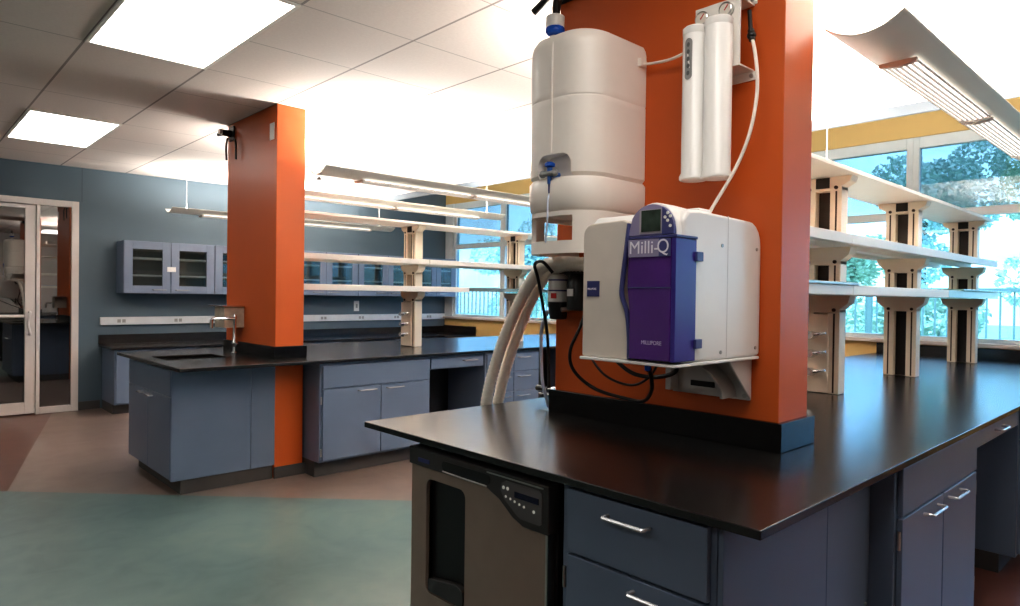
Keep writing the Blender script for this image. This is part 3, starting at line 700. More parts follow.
# ------------------------------------------------------------------ lights in the room
def pendant(label, y0, z=2.405, x0=2.49, x1=5.56, w=0.262, lamp=True, power=95):
    yc = y0 + w / 2
    t = thing('pendant_light', label, 'ceiling light', ((x0 + x1) / 2, yc, z - 0.055), 'curved pendant lights over the benches')
    N = 14; sag = 0.052
    up = [(yc - w / 2 + w * k / N, z - sag * (1 - (2 * k / N - 1) ** 2)) for k in range(N + 1)]
    lo = [(p[0], p[1] - 0.007) for p in up][::-1]
    MB().prism(up + lo, 'x', x0, x1).build('curved_wing', M['wing'], t, bevel=0.002)
    for a, b in ((x0 + 0.36, (x0 + x1) / 2 - 0.015), ((x0 + x1) / 2 + 0.015, x1 - 0.36)):
        lu = [(yc - 0.062 + 0.124 * k / 6, z - sag - 0.0145 + 0.0145 * abs(2 * k / 6 - 1) ** 2 * 0.6) for k in range(7)]
        ld = [(p[0], p[1] - 0.006) for p in lu][::-1]
        ln = MB().prism(lu + ld, 'x', a + 0.02, b - 0.02).build('lit_lens', M['louver_lens'], t)
        m = MB()
        for k in range(7):
            yy, zz = ld[k][0], ld[k][1]
            m.box(a + 0.02, b - 0.02, yy - 0.0028, yy + 0.0028, zz - 0.007, zz)
        m.build('louver_bars', M['bar_grey'], ln)
        for q0, q1 in ((a, a + 0.02), (b - 0.02, b)): MB().prism([(yc - 0.066, z - sag - 0.0075), (yc + 0.066, z - sag - 0.0075), (yc + 0.066, z - sag - 0.022), (yc, z - sag - 0.032), (yc - 0.066, z - sag - 0.022)], 'x', q0, q1).build('end_cap', M['brown_end'], t)
    for xx in (x0 + 0.2, x1 - 0.2):
        MB().tube([(xx, yc, z + 0.05), (xx, yc, ZC - 0.012)], 0.0028, 6).tube([(xx - 0.02, yc - 0.035, z - 0.048), (xx, yc, z + 0.05)], 0.0025, 6).tube([(xx + 0.02, yc + 0.035, z - 0.048), (xx, yc, z + 0.05)], 0.0025, 6).lathe((xx, yc, ZC - 0.016), [(0.012, 0), (0.03, 0.010), (0.03, 0.0155)], n=16).build('hanging_wire', M['white'], t)
    if lamp:
        l = D.lights.new('uplight', 'AREA'); l.shape = 'RECTANGLE'; l.size = x1 - x0 - 0.3; l.size_y = 0.16; l.energy = power; l.color = (1.0, 0.955, 0.90)
        lo_ = D.objects.new('uplight', l); COL.objects.link(lo_); lo_.location = ((x0 + x1) / 2, yc, z - 0.005); lo_.rotation_euler = (PI, 0, 0)
    return t
pendant('curved pendant light over the foreground bench, largest, at the top right', 0.755)
pendant('curved pendant light over the front edge of the farther bench', 4.73)
pendant('curved pendant light over the rear edge of the farther bench', 6.02)
pendant('curved pendant light near the blue back wall, above the low worktop', 8.42, power=65)
pendant('curved pendant light over the hose side of the foreground bench', 2.02, power=70)

def troffer(label, y0, x0=0.865):
    x1, y1 = x0 + 0.675, y0 + 1.35
    t = thing('ceiling_light', label, 'ceiling light', ((x0 + x1) / 2, (y0 + y1) / 2, ZC - 0.012), 'lit ceiling panel lights')
    m = slab(x0, x1, y0, y1, ZC - 0.010, ZC - 0.001, [(x0 + 0.022, x1 - 0.022, y0 + 0.022, y1 - 0.022)]); m.build('frame', M['white'], t)
    MB().box(x0 + 0.0225, x1 - 0.0225, y0 + 0.0225, y1 - 0.0225, ZC - 0.006, ZC - 0.002).build('diffuser', M['lens'], t)
troffer('large lit ceiling panel light at the top left of the photo', 3.195)
troffer('farther lit ceiling panel light, near the glass entrance', 6.57)
troffer('lit ceiling panel light above the aisle, nearest the camera', -0.18)
troffer('added fill panel light of the unseen left row, nearest the camera', -0.18, -1.835)  # unseen left row, added to brighten the left-facing surfaces
troffer('added fill panel light in the middle of the unseen left row', 3.195, -1.835)
troffer('added fill panel light at the far end of the unseen left row', 6.57, -1.835)
troffer('added fill panel light behind the camera, out of view', -2.205, 2.89)  # unseen panel added as fill from the front wall side

t = thing('sprinkler_head', 'small white sprinkler head in the ceiling right of the far orange column', 'sprinkler', (3.86, 7.5, ZC - 0.05))
MB().lathe((3.86, 7.5, ZC - 0.001), [(0.05, 0), (0.05, -0.008), (0.02, -0.016), (0.018, -0.05)], n=18).build('escutcheon', M['white'], t)
MB().lathe((3.86, 7.5, ZC - 0.052), [(0.012, 0), (0.03, -0.022), (0.038, -0.025), (0.038, -0.03), (0.01, -0.036)], n=18).build('deflector', M['bolt'], t)

# ------------------------------------------------------------------ water purifier on the near column
XP = 2.193
def text_mesh(body, size, loc, mat, parent, name, depth=0.0008, sx=1.0):
    cu = D.curves.new('t', 'FONT'); cu.body = body; cu.size = size; cu.extrude = depth
    ob = D.objects.new('t', cu); COL.objects.link(ob)
    dg = bpy.context.evaluated_depsgraph_get()
    me = D.meshes.new_from_object(ob.evaluated_get(dg)); D.objects.remove(ob)
    base = world_loc(parent)
    for v in me.vertices:
        x, y, z = v.co
        v.co = Vector((loc[0] - z, loc[1] - x * sx, loc[2] + y)) - base
    me.materials.clear(); me.materials.append(mat)
    o = D.objects.new(name, me); COL.objects.link(o); o.parent = parent
    return o
t = thing('water_purifier', 'white and purple water purifier mounted on the near orange column', 'water purifier', (1.95, 1.27, 1.08))
YR, YLf = 1.090, 1.442
prof = [(1.712, 1.232), (XP - 0.001, 1.232)] + [(XP - 0.001, 1.60)] + [(XP - 0.001 - 0.075 * (1 - math.cos(math.radians(a))), 1.60 + 0.082 * math.sin(math.radians(a))) for a in (20, 40, 60, 75, 90)] + [(1.80, 1.690), (1.74, 1.685), (1.712, 1.655)]
hs = MB().prism(prof, 'y', YR, YLf).build('housing', M['white_gloss'], t, bevel=0.012, seg=3)
for xx, zz in ((1.93, 1.59), (2.155, 1.59), (1.93, 1.255), (2.155, 1.26)):
    MB().rod((xx, YR + 0.004, zz), (xx, YR - 0.003, zz), 0.006, n=10).build('screw_head', M['steel'], hs)
MB().box(1.965, 1.968, YR - 0.0006, YR + 0.002, 1.24, 1.685).build('seam', M['grey_plastic'], hs)
# hump that carries the display
hump = [(1.098, 1.60)] + [(1.180 - 0.082 * math.cos(math.radians(a)), 1.625 + 0.083 * math.sin(math.radians(a))) for a in range(0, 181, 12)] + [(1.262, 1.60)]
R_ = []
for x, sc_, dz in ((1.690, 1.0, 0), (1.76, 1.0, 0.0), (1.84, 1.0, -0.004), (1.93, 0.98, -0.012), (2.02, 0.95, -0.03)):
    R_.append([(x, 1.180 + (p[0] - 1.180) * sc_, p[1] + dz) for p in hump])
MB().loft(R_).build('display_hump', M['white_gloss'], t, bevel=0.004)
MB().box(1.86, 1.93, 1.13, 1.21, 1.690, 1.706).build('port_cover', M['white_gloss'], t, bevel=0.006)
# beige front panel with a wavy right edge
fp = [(YLf + 0.004, 1.232), (YLf + 0.004, 1.615)] + [(YLf - 0.036 + 0.04 * math.cos(math.radians(a)), 1.622 + 0.038 * math.sin(math.radians(a))) for a in (15, 35, 55, 75, 90)] + [(1.285, 1.664), (1.262, 1.655), (1.262, 1.60), (1.272, 1.54), (1.282, 1.47), (1.285, 1.43), (1.278, 1.40), (1.262, 1.37), (1.252, 1.33), (1.252, 1.232)]
fpn = MB().prism(fp, 'x', 1.680, 1.715).build('front_panel', M['beige'], t, bevel=0.006, seg=3)
b = MB().box(1.6775, 1.6805, 1.375, 1.425, 1.425, 1.475).build('badge', M['navy'], fpn)
text_mesh('MILLIPORE', 0.0092, (1.677, 1.4225, 1.4465), M['letter'], b, 'lettering', 0.0003, 0.85)
# curved blue rim between beige panel and cover
m = MB(); m.tube(catmull([(1.682, 1.262, 1.65), (1.678, 1.268, 1.58), (1.676, 1.280, 1.48), (1.676, 1.282, 1.43), (1.677, 1.262, 1.375), (1.678, 1.254, 1.30), (1.68, 1.254, 1.235)], 6), 0.008, 8)
m.build('curved_rim', M['indigo'], t)
# purple cover, front and side
cv = [(1.100, 1.238), (1.246, 1.238), (1.246, 1.38), (1.256, 1.46), (1.252, 1.55), (1.252, 1.598), (1.100, 1.598)]
cvf = MB().prism(cv, 'x', 1.664, 1.70).build('purple_cover', M['purple'], t, bevel=0.004)
MB().box(1.6648, 1.775, 1.0845, 1.0995, 1.238, 1.598).build('cover_side', M['purple_side'], cvf, bevel=0.002)
MB().box(1.663, 1.777, 1.082, 1.253, 1.5985, 1.607).build('cover_lid', M['indigo'], cvf, bevel=0.002)
MB().box(1.6628, 1.664, 1.0998, 1.252, 1.452, 1.455).build('cover_seam', M['indigo'], cvf)
for zz in (1.548, 1.288): MB().box(1.765, 1.80, 1.076, 1.0895, zz - 0.014, zz + 0.014).build('clip', M['indigo'], t, bevel=0.002)
lp = MB().box(1.6605, 1.6635, 1.140, 1.250, 1.545, 1.597).build('name_plate', M['lavender'], cvf)
MB().box(1.6605, 1.6635, 1.1005, 1.140, 1.545, 1.597).build('name_plate_end', M['indigo'], cvf)
text_mesh('Milli-', 0.054, (1.6600, 1.247, 1.555), M['letter'], lp, 'lettering', 0.0004, 1.0)
text_mesh('Q', 0.058, (1.6600, 1.1470, 1.555), M['letter'], lp, 'lettering', 0.0004, 0.9)
text_mesh('MILLIPORE', 0.017, (1.6636, 1.200, 1.285), M['letter_lilac'], cvf, 'lettering', 0.0003, 0.9)
# arched display fascia: lavender with indigo right strip
def arch(y0, y1): # clip of the arch outline between y0 and y1
    c, r, zc = 1.180, 0.080, 1.622
    ys = [y0 + (y1 - y0) * k / 10 for k in range(11)]
    top = [(y, zc + math.sqrt(max(r * r - (y - c) ** 2, 0))) for y in ys]
    return [(y1, 1.610), (y0, 1.610)] + top
fs = MB().prism(arch(1.142, 1.260), 'x', 1.676, 1.691).build('display_fascia', M['lavender'], t, bevel=0.002)
fs2 = MB().prism(arch(1.100, 1.142), 'x', 1.676, 1.691).build('button_fascia', M['indigo'], t, bevel=0.002)
MB().box(1.674, 1.677, 1.142, 1.220, 1.614, 1.686).build('screen_frame', M['lcd_frame'], fs)
MB().box(1.6725, 1.675, 1.144, 1.212, 1.620, 1.684).build('screen', M['lcd'], fs)
for yy, zz in ((1.121, 1.672), (1.130, 1.660), (1.112, 1.662), (1.121, 1.650), (1.112, 1.634)):
    MB().rod((1.677, yy, zz), (1.674, yy, zz), 0.0048, n=10).build('button', M['button'], fs2)
MB().box(1.668, 2.18, 1.086, 1.446, 1.221, 1.231).build('base_plate', M['white_gloss'], t, bevel=0.003)
# wall bracket below: plate, right flange, curved scoop
m = MB(); m.box(2.178, XP - 0.0005, 1.118, 1.425, 1.075, 1.220)
m.prism([(2.178, 1.220), (2.03, 1.220), (2.04, 1.205), (2.178, 1.080)], 'y', 1.112, 1.122)
ro = [(1.39 - 0.225 * math.sin(math.radians(a)), 1.083 + 0.135 * math.cos(math.radians(a))) for a in range(0, 91, 9)]
ri = [(1.39 - 0.212 * math.sin(math.radians(a)), 1.083 + 0.122 * math.cos(math.radians(a))) for a in range(90, -1, -9)]
m.prism(ro + ri, 'x', 2.085, 2.178)
m.box(2.13, 2.178, 1.40, 1.425, 1.085, 1.22)
br = m.build('wall_bracket', M['grey_plastic'], t, bevel=0.003)
MB().prism([(1.25, 1.105), (1.345, 1.105), (1.345, 1.125), (1.25, 1.125)], 'x', 2.174, 2.179).build('bracket_slot', M['black_slot'], br)
for yy in (1.135, 1.41): MB().rod((2.1785, yy, 1.09), (2.173, yy, 1.09), 0.008, n=10).build('screw_head', M['steel'], br)
MB().rod((1.80, 1.27, 1.220), (1.80, 1.27, 1.190), 0.012, 0.010).build('blue_fitting', M['blue_cap'], t)

# black tubes looping below the purifier
def hose(name, label, pts, r, mat, cat='tube', ribs=0.0, n=10, k=10, step=None):
    c = catmull(pts, k)
    if step: c = resample(c, step)
    o = MB().tube(c, r, n, ribs).build(name, M[mat], None, angle=80 if not ribs else 60); return tag(o, label, cat)
hose('black_tube', 'black tube dropping from the pumps in a long loop to the column base', [(2.10, 1.79, 1.36), (2.08, 1.80, 1.30), (2.06, 1.835, 1.20), (2.08, 1.83, 1.12), (2.13, 1.76, 1.05), (2.15, 1.62, 1.025), (2.13, 1.52, 1.03), (1.98, 1.38, 1.10), (1.82, 1.275, 1.185), (1.80, 1.27, 1.192)], 0.007, 'black')
hose('black_tube', 'black tube sagging just below the purifier towards its bracket', [(2.05, 1.64, 1.24), (2.05, 1.60, 1.19), (2.06, 1.52, 1.14), (2.07, 1.42, 1.135), (2.05, 1.33, 1.165), (2.0, 1.30, 1.22)], 0.008, 'black')
hose('black_tube', 'thin black tube curving low across the column under the purifier', [(2.12, 1.81, 1.27), (2.13, 1.80, 1.20), (2.14, 1.72, 1.11), (2.15, 1.60, 1.08), (2.13, 1.50, 1.12), (2.09, 1.42, 1.20), (2.07, 1.40, 1.22)], 0.005, 'black')

# ------------------------------------------------------------------ storage tank
t = thing('water_tank', 'tall milky storage tank hung on the left side of the near orange column', 'tank', (2.03, 1.73, 1.58))
def plan(x0, x1, y0, y1, r, n=10):
    pts = []
    for cx, cy, a0 in ((x0 + r, y0 + r, 180), (x0 + r, y1 - r, 90)):
        pass
    pts += [(x1, y0)]
    pts += [(x0 + r + r * math.cos(math.radians(a)), y0 + r + r * math.sin(math.radians(a))) for a in [270 - 90 * k / n for k in range(n + 1)]]
    pts += [(x0 + r + r * math.cos(math.radians(a)), y1 - r + r * math.sin(math.radians(a))) for a in [180 - 90 * k / n for k in range(n + 1)]]
    pts += [(x1, y1)]
    return pts
TX0, TX1, TY0, TY1, TR = 1.838, XP - 0.002, 1.575, 1.930, 0.13
def tank_rings(levels):
    return [[(p[0], p[1], z) for p in plan(TX0 + i, TX1, TY0 + i, TY1 - i, TR - i * 0.6)] for i, z in levels]
body = MB().loft(tank_rings([(0.012, 1.868), (0.0, 1.882), (0.0, 1.90), (0.0, 2.14), (0.0, 2.160), (0.0015, 2.163), (0.0015, 2.166), (0.0, 2.169), (0.0, 2.19), (0.0, 2.34), (0.0, 2.365), (0.004, 2.385), (0.015, 2.405), (0.04, 2.418)])).build('tank_body', M['tank'], t, angle=50)
# tap alcove cut into the lower front of the body
cut = MB().prism(rrect(1.655, 1.815, 1.78, 1.955, 0.04), 'x', 1.70, 1.885)
co_ = cut.build('cut', M['recess'], None); bo = body.modifiers.new('b', 'BOOLEAN'); bo.object = co_; bo.operation = 'DIFFERENCE'; bo.solver = 'EXACT'
dg = bpy.context.evaluated_depsgraph_get(); me = D.meshes.new_from_object(body.evaluated_get(dg))
body.modifiers.clear(); body.data = me; D.objects.remove(co_); finish(body, angle=28)
MB().loft(tank_rings([(0.012, 1.742), (0.002, 1.752), (-0.003, 1.80), (-0.003, 1.855), (0.006, 1.8675)])).build('lower_band', M['tank'], t, angle=50)
# skirt: shell with a window on its front left
m = MB(); bm = m.bm
pl = plan(TX0 + 0.006, TX1, TY0 + 0.006, TY1 - 0.006, TR - 0.004, 14)
inn = plan(TX0 + 0.022, TX1, TY0 + 0.022, TY1 - 0.022, TR - 0.014, 14)
zs = [1.585, 1.632, 1.725, 1.7425]
def in_window(i, k):
    ymid = (pl[i][1] + pl[i + 1][1]) / 2; xmid = (pl[i][0] + pl[i + 1][0]) / 2
    return k == 1 and ((xmid < 1.92 and 1.655 < ymid < 1.875) or (ymid > TY1 - 0.012 and xmid > 1.99))  # second clause: unseen side opening, added to let light inside
Vo = [[bm.verts.new((p[0], p[1], z)) for p in pl] for z in zs]; Vi = [[bm.verts.new((p[0], p[1], z)) for p in inn] for z in zs]
n = len(pl)
# subdivide the straight front so that the window has its own edge
def q(*v): bm.faces.new(v)
for k in range(3):
    for i in range(n - 1):
        if in_window(i, k): continue
        q(Vo[k][i], Vo[k][i + 1], Vo[k + 1][i + 1], Vo[k + 1][i]); q(Vi[k][i], Vi[k + 1][i], Vi[k + 1][i + 1], Vi[k][i + 1])
        for kk, up in ((k, False), (k + 1, True)):
            nk = k + 1 if up else k - 1
            if nk < 0 or nk > 2 or in_window(i, nk): q(Vo[kk][i], Vi[kk][i], Vi[kk][i + 1], Vo[kk][i + 1])
        for ii, ni in ((i, i - 1), (i + 1, i + 1)):
            if ni < 0 or ni > n - 2 or in_window(ni, k): q(Vo[k][ii], Vo[k + 1][ii], Vi[k + 1][ii], Vi[k][ii])
m.build('stand_skirt', M['tank'], t, angle=50)
m = MB(); m.tube(catmull([(1.836, 1.745, 1.96), (1.836, 1.745, 2.1), (1.836, 1.745, 2.33), (1.85, 1.745, 2.395)]), 0.004, 8); m.build('level_tube', M['tank'], t)
m = MB(); m.box(2.135, 2.175, TY0 - 0.014, TY0 + 0.004, 2.315, 2.345); m.build('side_port', M['tank'], t, bevel=0.003)
# filter cap on top
cx, cy = 1.955, 1.845
MB().lathe((cx, cy, 2.4185), [(0.012, 0), (0.012, 0.03), (0.020, 0.034)]).build('cap_stem', M['tank'], t)
MB().lathe((cx, cy, 2.450), [(0.018, 0.008), (0.032, 0.012), (0.038, 0.02), (0.038, 0.032), (0.036, 0.036)]).build('blue_cap_ring', M['blue_cap'], t)
MB().lathe((cx, cy, 2.487), [(0.036, 0), (0.037, 0.003), (0.037, 0.042), (0.032, 0.046), (0.012, 0.047)]).build('vent_filter', M['white_gloss'], t)
MB().lathe((cx - 0.0, cy - 0.004, 2.535), [(0.014, 0), (0.016, 0.03), (0.012, 0.06)]).build('filter_nipple', M['black_slot'], t)
# tap in the alcove
tx, ty, tz = 1.845, 1.752, 1.895
tp = MB().rod((1.885, ty, tz - 0.012), (1.835, ty, tz - 0.012), 0.012).rod((1.838, ty, tz + 0.012), (1.838, ty, tz - 0.05), 0.011, 0.008).build('tap_body', M['blue_tap'], t)
MB().lathe((1.838, ty, tz + 0.012), [(0.008, 0), (0.02, 0.004), (0.02, 0.014), (0.012, 0.02)]).build('tap_cap', M['blue_cap'], tp)
MB().rod((1.832, ty - 0.035, tz - 0.012), (1.832, ty + 0.035, tz - 0.012), 0.010).ball((1.832, ty - 0.03, tz - 0.012), 0.014).ball((1.832, ty + 0.03, tz - 0.012), 0.014).build('tap_lever', M['tag_grey'], tp)
MB().rod((1.838, ty, tz - 0.05), (1.838, ty, tz - 0.085), 0.006, 0.005).build('tap_nozzle', M['navy'], tp)
hose('clear_tube', 'thin clear tube hanging from the blue tank tap', [(1.838, ty, tz - 0.086), (1.832, ty + 0.002, 1.78), (1.833, ty + 0.004, 1.70), (1.842, ty + 0.02, 1.635), (1.88, ty + 0.04, 1.60)], 0.0035, 'hose_clear')
hose('white_tube', 'thin white tube crossing from the milky tank to the twin filters', [(2.155, 1.562, 2.326), (2.155, 1.52, 2.318), (2.15, 1.43, 2.312), (2.14, 1.34, 2.325), (2.10, 1.285, 2.335)], 0.0055, 'hose_white')
o = MB().box(2.184, 2.1925, 1.845, 1.872, 1.635, 1.725).build('paper_tag', paint('yellow_label', (236, 206, 120), 0.6), None); tag(o, 'small yellow label on the column behind the tank stand', 'label')

# ------------------------------------------------------------------ twin filters
t = thing('filter_unit', 'two upright white filter cartridges with gauges on a bracket high on the near column', 'water filter', (2.05, 1.2, 1.81))
m = MB(); m.box(2.094, 2.100, 1.130, 1.300, 2.205, 2.435); m.box(2.1005, XP - 0.0005, 1.130, 1.300, 2.205, 2.211); m.box(2.1005, XP - 0.0005, 1.130, 1.300, 2.429, 2.435)
m.box(XP - 0.006, XP - 0.0004, 1.120, 1.300, 2.175, 2.205); m.box(XP - 0.006, XP - 0.0004, 1.120, 1.300, 2.435, 2.465)
fb = m.build('mounting_bracket', M['white'], t, bevel=0.001)
for zz in (2.19, 2.45): MB().rod((XP - 0.006, 1.135, zz), (XP - 0.011, 1.135, zz), 0.007, n=10).build('screw_head', M['steel'], fb)
for yy, r, z0, z1 in ((1.268, 0.042, 1.828, 2.352), (1.180, 0.0455, 1.824, 2.358)):
    c_ = MB().lathe((2.045, yy, z0), [(r + 0.002, 0), (r + 0.006, 0.004), (r + 0.006, 0.014), (r, 0.026), (r, z1 - z0 - 0.03), (r - 0.001, z1 - z0 - 0.028), (r + 0.001, z1 - z0 - 0.024), (r + 0.001, z1 - z0 - 0.006), (r - 0.006, z1 - z0)], n=36).build('cartridge', M['white_gloss'], t)
    if r < 0.045:
        tg = rrect(yy - 0.014, yy + 0.014, 2.165, 2.305, 0.0139, 6)
        def wrap(p, e): return (2.045 - math.sqrt(max((r + e) ** 2 - (p[0] - yy) ** 2, 1e-6)), p[0], p[1])
        m = MB(); a_ = [m.bm.verts.new(wrap(p, 0.0015)) for p in tg]; m.bm.faces.new(a_)
        tg_o = m.build('oval_tag', M['tag_grey'], c_)
        for k in range(5):
            pc = (yy, 2.187 + k * 0.024)
            m = MB(); m.bm.faces.new([m.bm.verts.new(wrap((pc[0] + 0.006 * math.cos(q_ * PI / 6), pc[1] + 0.008 * math.sin(q_ * PI / 6)), 0.0025)) for q_ in range(12)]); m.build('tag_dot', M['tag_dot'], tg_o)
m = MB(); m.box(2.03, 2.0935, 1.218, 1.230, 2.335, 2.350); m.box(2.06, 2.0935, 1.16, 1.29, 2.30, 2.335); m.build('head_manifold', M['white_gloss'], t, bevel=0.002)
for yy, zz in ((1.266, 2.392), (1.176, 2.397)):
    g = MB().lathe((2.0935, yy, zz), [(0.023, 0), (0.025, 0.004), (0.025, 0.018), (0.021, 0.020), (0.021, 0.0175)], axis=(-1, 0, 0)).build('pressure_gauge', M['steel'], t)
    MB().rod((2.0765, yy, zz), (2.075, yy, zz), 0.0205, n=24).build('dial', M['dial'], g)
    m = MB(); m.prism([(yy - 0.012, zz + 0.012), (yy - 0.010, zz + 0.014), (yy + 0.004, zz - 0.002), (yy + 0.001, zz - 0.005)], 'x', 2.0735, 2.0745); m.build('needle', M['red'], g)
m = MB(); m.rod((2.14, 1.122, 2.395), (2.125, 1.108, 2.315), 0.007).rod((2.125, 1.108, 2.322), (2.12, 1.100, 2.285), 0.011).ball((2.122, 1.104, 2.302), 0.015); m.build('hose_fitting', M['black'], t)
hose('white_tube', 'white tube curving from the filter fitting down to the top of the purifier', [(2.120, 1.100, 2.29), (2.118, 1.090, 2.25), (2.115, 1.078, 2.17), (2.108, 1.076, 2.08), (2.08, 1.085, 1.96), (2.05, 1.115, 1.85), (2.00, 1.155, 1.74), (1.97, 1.168, 1.69)], 0.006, 'hose_white')

# ------------------------------------------------------------------ pumps and hoses left of the purifier
t = thing('clear_pump', 'clear banded cylinder with black base hanging left of the purifier', 'pump', (2.10, 1.95, 1.33))
px_, py_ = 2.125, 1.965
MB().lathe((px_, py_, 1.40), [(0.043, 0), (0.043, 0.10), (0.038, 0.11), (0.02, 0.12)]).build('clear_bowl', M['grey_plastic'], t)
for z in (1.445, 1.49): MB().lathe((px_, py_, z), [(0.0445, 0), (0.0445, 0.006)]).build('band', M['navy'], t)
MB().lathe((px_, py_, 1.405), [(0.0445, 0), (0.0445, 0.04)]).build('paper_wrap', M['sticker'], t)
MB().prism([(1.935, 1.415), (1.965, 1.415), (1.965, 1.437), (1.935, 1.437)], 'x', px_ - 0.0462, px_ - 0.0440).build('red_mark', M['red'], t)
MB().lathe((px_, py_, 1.325), [(0.030, 0), (0.036, 0.004), (0.044, 0.06), (0.0445, 0.0745)]).build('base_cup', M['black'], t)
t = thing('black_pump', 'black cylindrical pump between the clear cylinder and the purifier', 'pump', (2.10, 1.855, 1.36))
px_, py_ = 2.125, 1.855
MB().lathe((px_, py_, 1.365), [(0.038, 0), (0.046, 0.005), (0.046, 0.12), (0.040, 0.135), (0.036, 0.145), (0.030, 0.155), (0.012, 0.158)]).build('pump_body', M['black'], t)
MB().box(px_ - 0.0485, px_ - 0.045, 1.84, 1.872, 1.425, 1.455).build('paper_label', M['sticker'], t)
MB().rod((px_ - 0.02, py_ + 0.03, 1.372), (px_ - 0.05, py_ + 0.045, 1.368), 0.010).build('elbow', M['steel'], t)
o = MB().box(XP - 0.02, XP - 0.001, 1.80, 2.02, 1.375, 1.57).build('pump_backplate', M['black'], None, bevel=0.003); tag(o, 'black mounting plate behind the two pumps on the column edge', 'bracket')
hp_ = [(2.06, 1.66, 1.545), (2.05, 1.78, 1.556), (2.05, 1.90, 1.562), (2.06, 2.01, 1.54), (2.08, 2.14, 1.42), (2.10, 2.28, 1.22), (2.105, 2.385, 0.98), (2.11, 2.415, 0.80), (2.115, 2.42, 0.45), (2.12, 2.42, 0.02)]
hose('corrugated_hose', 'pale corrugated hose, left one of the pair, arching from the column to the floor', hp_, 0.026, 'hose_rib', 'hose', 0.07, 16, 14, 0.010)
hp2 = [(2.12, 1.66, 1.545), (2.11, 1.80, 1.553), (2.11, 1.93, 1.553), (2.13, 2.045, 1.515), (2.145, 2.16, 1.39), (2.165, 2.285, 1.19), (2.18, 2.385, 0.97), (2.19, 2.42, 0.80), (2.195, 2.425, 0.45), (2.20, 2.425, 0.02)]
hose('corrugated_hose', 'pale corrugated hose, right one of the pair, arching from the column to the floor', hp2, 0.026, 'hose_rib', 'hose', 0.07, 16, 14, 0.010)
hose('black_cable', 'black cable looping over the clear cylinder and down the column edge', [(2.02, 1.90, 1.52), (1.995, 1.935, 1.565), (2.0, 1.985, 1.555), (2.05, 2.015, 1.50), (2.11, 2.04, 1.38), (2.15, 2.05, 1.25), (2.165, 2.055, 1.10), (2.165, 2.05, 1.02)], 0.007, 'black', 'cable')
hose('clear_tube', 'clear bluish tube running down the left edge of the near column', [(2.13, 2.03, 1.36), (2.15, 2.085, 1.28), (2.165, 2.10, 1.15), (2.17, 2.095, 1.04), (2.19, 2.09, 0.97), (2.205, 2.09, 0.926)], 0.008, 'hose_clear')
m = thing('bench_valve', 'small chrome bench valve behind the left end of the near column base', 'valve', (2.36, 2.27, ZT))
MB().lathe((2.36, 2.20, ZT + 0.001), [(0.022, 0), (0.022, 0.01), (0.012, 0.016), (0.012, 0.05), (0.018, 0.055), (0.018, 0.07), (0.006, 0.075)]).rod((2.36, 2.20, ZT + 0.035), (2.34, 2.28, ZT + 0.04), 0.008, 0.006).build('valve_body', M['chrome'], m)
MB().rod((2.35, 2.235, ZT + 0.062), (2.345, 2.30, ZT + 0.064), 0.011, 0.014).build('valve_knob', M['black'], m)
MB().rod((2.36, 2.205, ZT + 0.063), (2.35, 2.236, ZT + 0.063), 0.005).build('valve_stem', M['chrome'], m)

# ------------------------------------------------------------------ outside
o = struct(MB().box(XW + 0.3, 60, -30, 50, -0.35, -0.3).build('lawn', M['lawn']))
del o['kind']; tag(o, 'green lawn outside the windows', 'lawn', kind='stuff')
t = thing('railing', 'grey picket railing on the lawn outside the windows', 'railing', (10.4, 7.0, -0.3))
MB().box(10.375, 10.425, 0.0, 14.0, 1.55, 1.60).build('top_rail', M['rail'], t); MB().box(10.38, 10.42, 0.0, 14.0, 0.05, 0.09).build('bottom_rail', M['rail'], t)
pk = None
for k in range(96):
    y = 0.1 + k * 0.145
    if pk is None: pk = MB().box(10.39, 10.41, y - 0.01, y + 0.01, 0.09, 1.55).build('picket', M['rail'], t)
    else:
        q_ = pk.copy(); COL.objects.link(q_); q_.parent = t; q_.location = pk.location + Vector((0, y - 0.1, 0))
for k in range(5): MB().box(10.37, 10.43, 0.02 + k * 3.48, 0.08 + k * 3.48, -0.3, 1.6).build('post', M['rail'], t)
def leaf_mesh(name, n, rad, mat, sz=0.11):
    bm = bmesh.new()
    blobs = [(Vector((random.gauss(0, 0.42), random.gauss(0, 0.42), random.gauss(0, 0.36))), random.uniform(0.35, 0.6)) for _ in range(12)]
    for i in range(n):
        c, r = random.choice(blobs)
        d_ = Vector((random.gauss(0, 1), random.gauss(0, 1), random.gauss(0, 1))).normalized() * r * random.uniform(0.6, 1.0) ** 0.5
        p = (c + d_) * rad
        a = Vector((random.gauss(0, 1), random.gauss(0, 1), random.gauss(0, 1))).normalized(); b_ = a.orthogonal().normalized()
        s = sz * random.uniform(0.6, 1.3)
        bm.faces.new([bm.verts.new(p + a * s), bm.verts.new(p + b_ * s * 0.5), bm.verts.new(p - a * s), bm.verts.new(p - b_ * s * 0.5)])
    me = D.meshes.new(name); bm.to_mesh(me); bm.free(); me.materials.append(mat); return me
lm = [leaf_mesh('foliage', 7000, 2.0, M['leaf']), leaf_mesh('foliage', 7000, 2.0, M['leaf2'])]
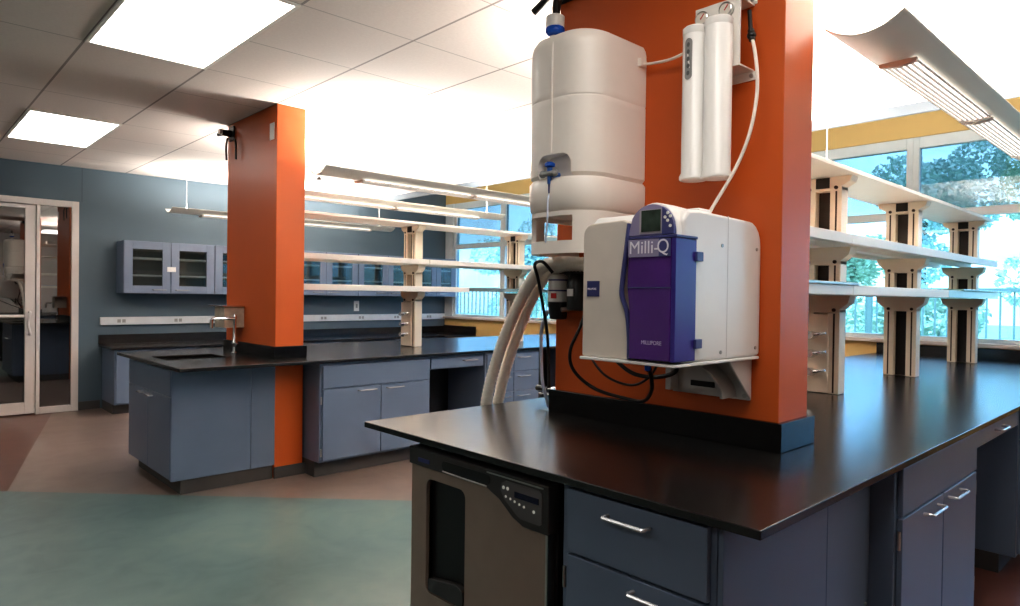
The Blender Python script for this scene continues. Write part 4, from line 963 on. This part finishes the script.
trees = [(19.0, 1.6, 1.6, 0.75, 'bushy tree outside, seen through the right-hand window'), (24.0, 6.6, 4.4, 0.8, 'tree outside, behind the middle shelf upright of the foreground rack'), (27.0, 10.5, 2.6, 1.0, 'tree outside, hidden largely by the near column'), (24.0, 16.6, 4.0, 0.8, 'tree outside, behind the milky tank'), (21.0, 19.6, 1.8, 0.8, 'tree outside, seen through the left-hand windows'), (29.0, 29.5, 3.2, 1.1, 'far tree outside, at the left end of the windows'), (27.0, 3.4, 5.6, 1.0, 'large far tree outside, at the right end of the windows'), (31.0, 24.0, 1.8, 0.8, 'low tree far outside the left-hand windows'), (13.0, 3.6, 1.0, 0.5, 'round shrub behind the railing on the right'), (14.2, 11.4, 1.0, 0.5, 'round shrub behind the railing on the left')]
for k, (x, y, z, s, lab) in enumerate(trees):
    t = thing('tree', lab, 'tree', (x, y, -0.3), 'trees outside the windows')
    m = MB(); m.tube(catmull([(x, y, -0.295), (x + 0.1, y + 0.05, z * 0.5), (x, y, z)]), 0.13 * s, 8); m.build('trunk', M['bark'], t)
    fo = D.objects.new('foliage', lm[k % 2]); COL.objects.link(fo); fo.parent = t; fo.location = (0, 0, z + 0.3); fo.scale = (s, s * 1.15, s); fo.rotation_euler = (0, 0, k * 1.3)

# ------------------------------------------------------------------ sky and sun
w = D.worlds.new('world'); SC.world = w; w.use_nodes = True
nt = w.node_tree; bg = nt.nodes['Background']
sky = nt.nodes.new('ShaderNodeTexSky'); sky.sky_type = 'NISHITA'; sky.sun_disc = False; sky.sun_elevation = math.radians(40); sky.sun_rotation = math.radians(80)
tcw = nt.nodes.new('ShaderNodeTexCoord'); mp = nt.nodes.new('ShaderNodeMapping'); mp.inputs['Scale'].default_value = (5.0, 5.0, 14.0)
cn = nt.nodes.new('ShaderNodeTexNoise'); cn.inputs['Scale'].default_value = 1.6; cn.inputs['Detail'].default_value = 6; cn.inputs['Distortion'].default_value = 0.6
cr = nt.nodes.new('ShaderNodeValToRGB'); cr.color_ramp.elements[0].position = 0.44; cr.color_ramp.elements[1].position = 0.60; cr.color_ramp.elements[0].color = (0.22, 0.22, 0.22, 1)
mxw = nt.nodes.new('ShaderNodeMix'); mxw.data_type = 'RGBA'
nt.links.new(tcw.outputs['Generated'], mp.inputs['Vector']); nt.links.new(mp.outputs[0], cn.inputs['Vector']); nt.links.new(cn.outputs['Fac'], cr.inputs['Fac'])
nt.links.new(cr.outputs['Color'], mxw.inputs[0]); nt.links.new(sky.outputs['Color'], mxw.inputs[6]); mxw.inputs[7].default_value = (6.0, 6.0, 6.0, 1)
nt.links.new(mxw.outputs[2], bg.inputs['Color']); bg.inputs['Strength'].default_value = 0.6
sl = D.lights.new('sun', 'SUN'); sl.energy = 7.0; sl.angle = math.radians(2); sl.color = (1.0, 0.95, 0.86)
so = D.objects.new('sun', sl); COL.objects.link(so); so.rotation_euler = (Vector((0.6, -0.25, -0.76))).to_track_quat('-Z', 'Y').to_euler()

# ------------------------------------------------------------------ look
SC.view_settings.view_transform = 'Standard'
SC.view_settings.look = 'Medium High Contrast'
SC.view_settings.exposure = 0.6
SC.view_settings.gamma = 1.0
SC.cycles.use_denoising = True
SC.cycles.max_bounces = 8
SC.cycles.transparent_max_bounces = 12
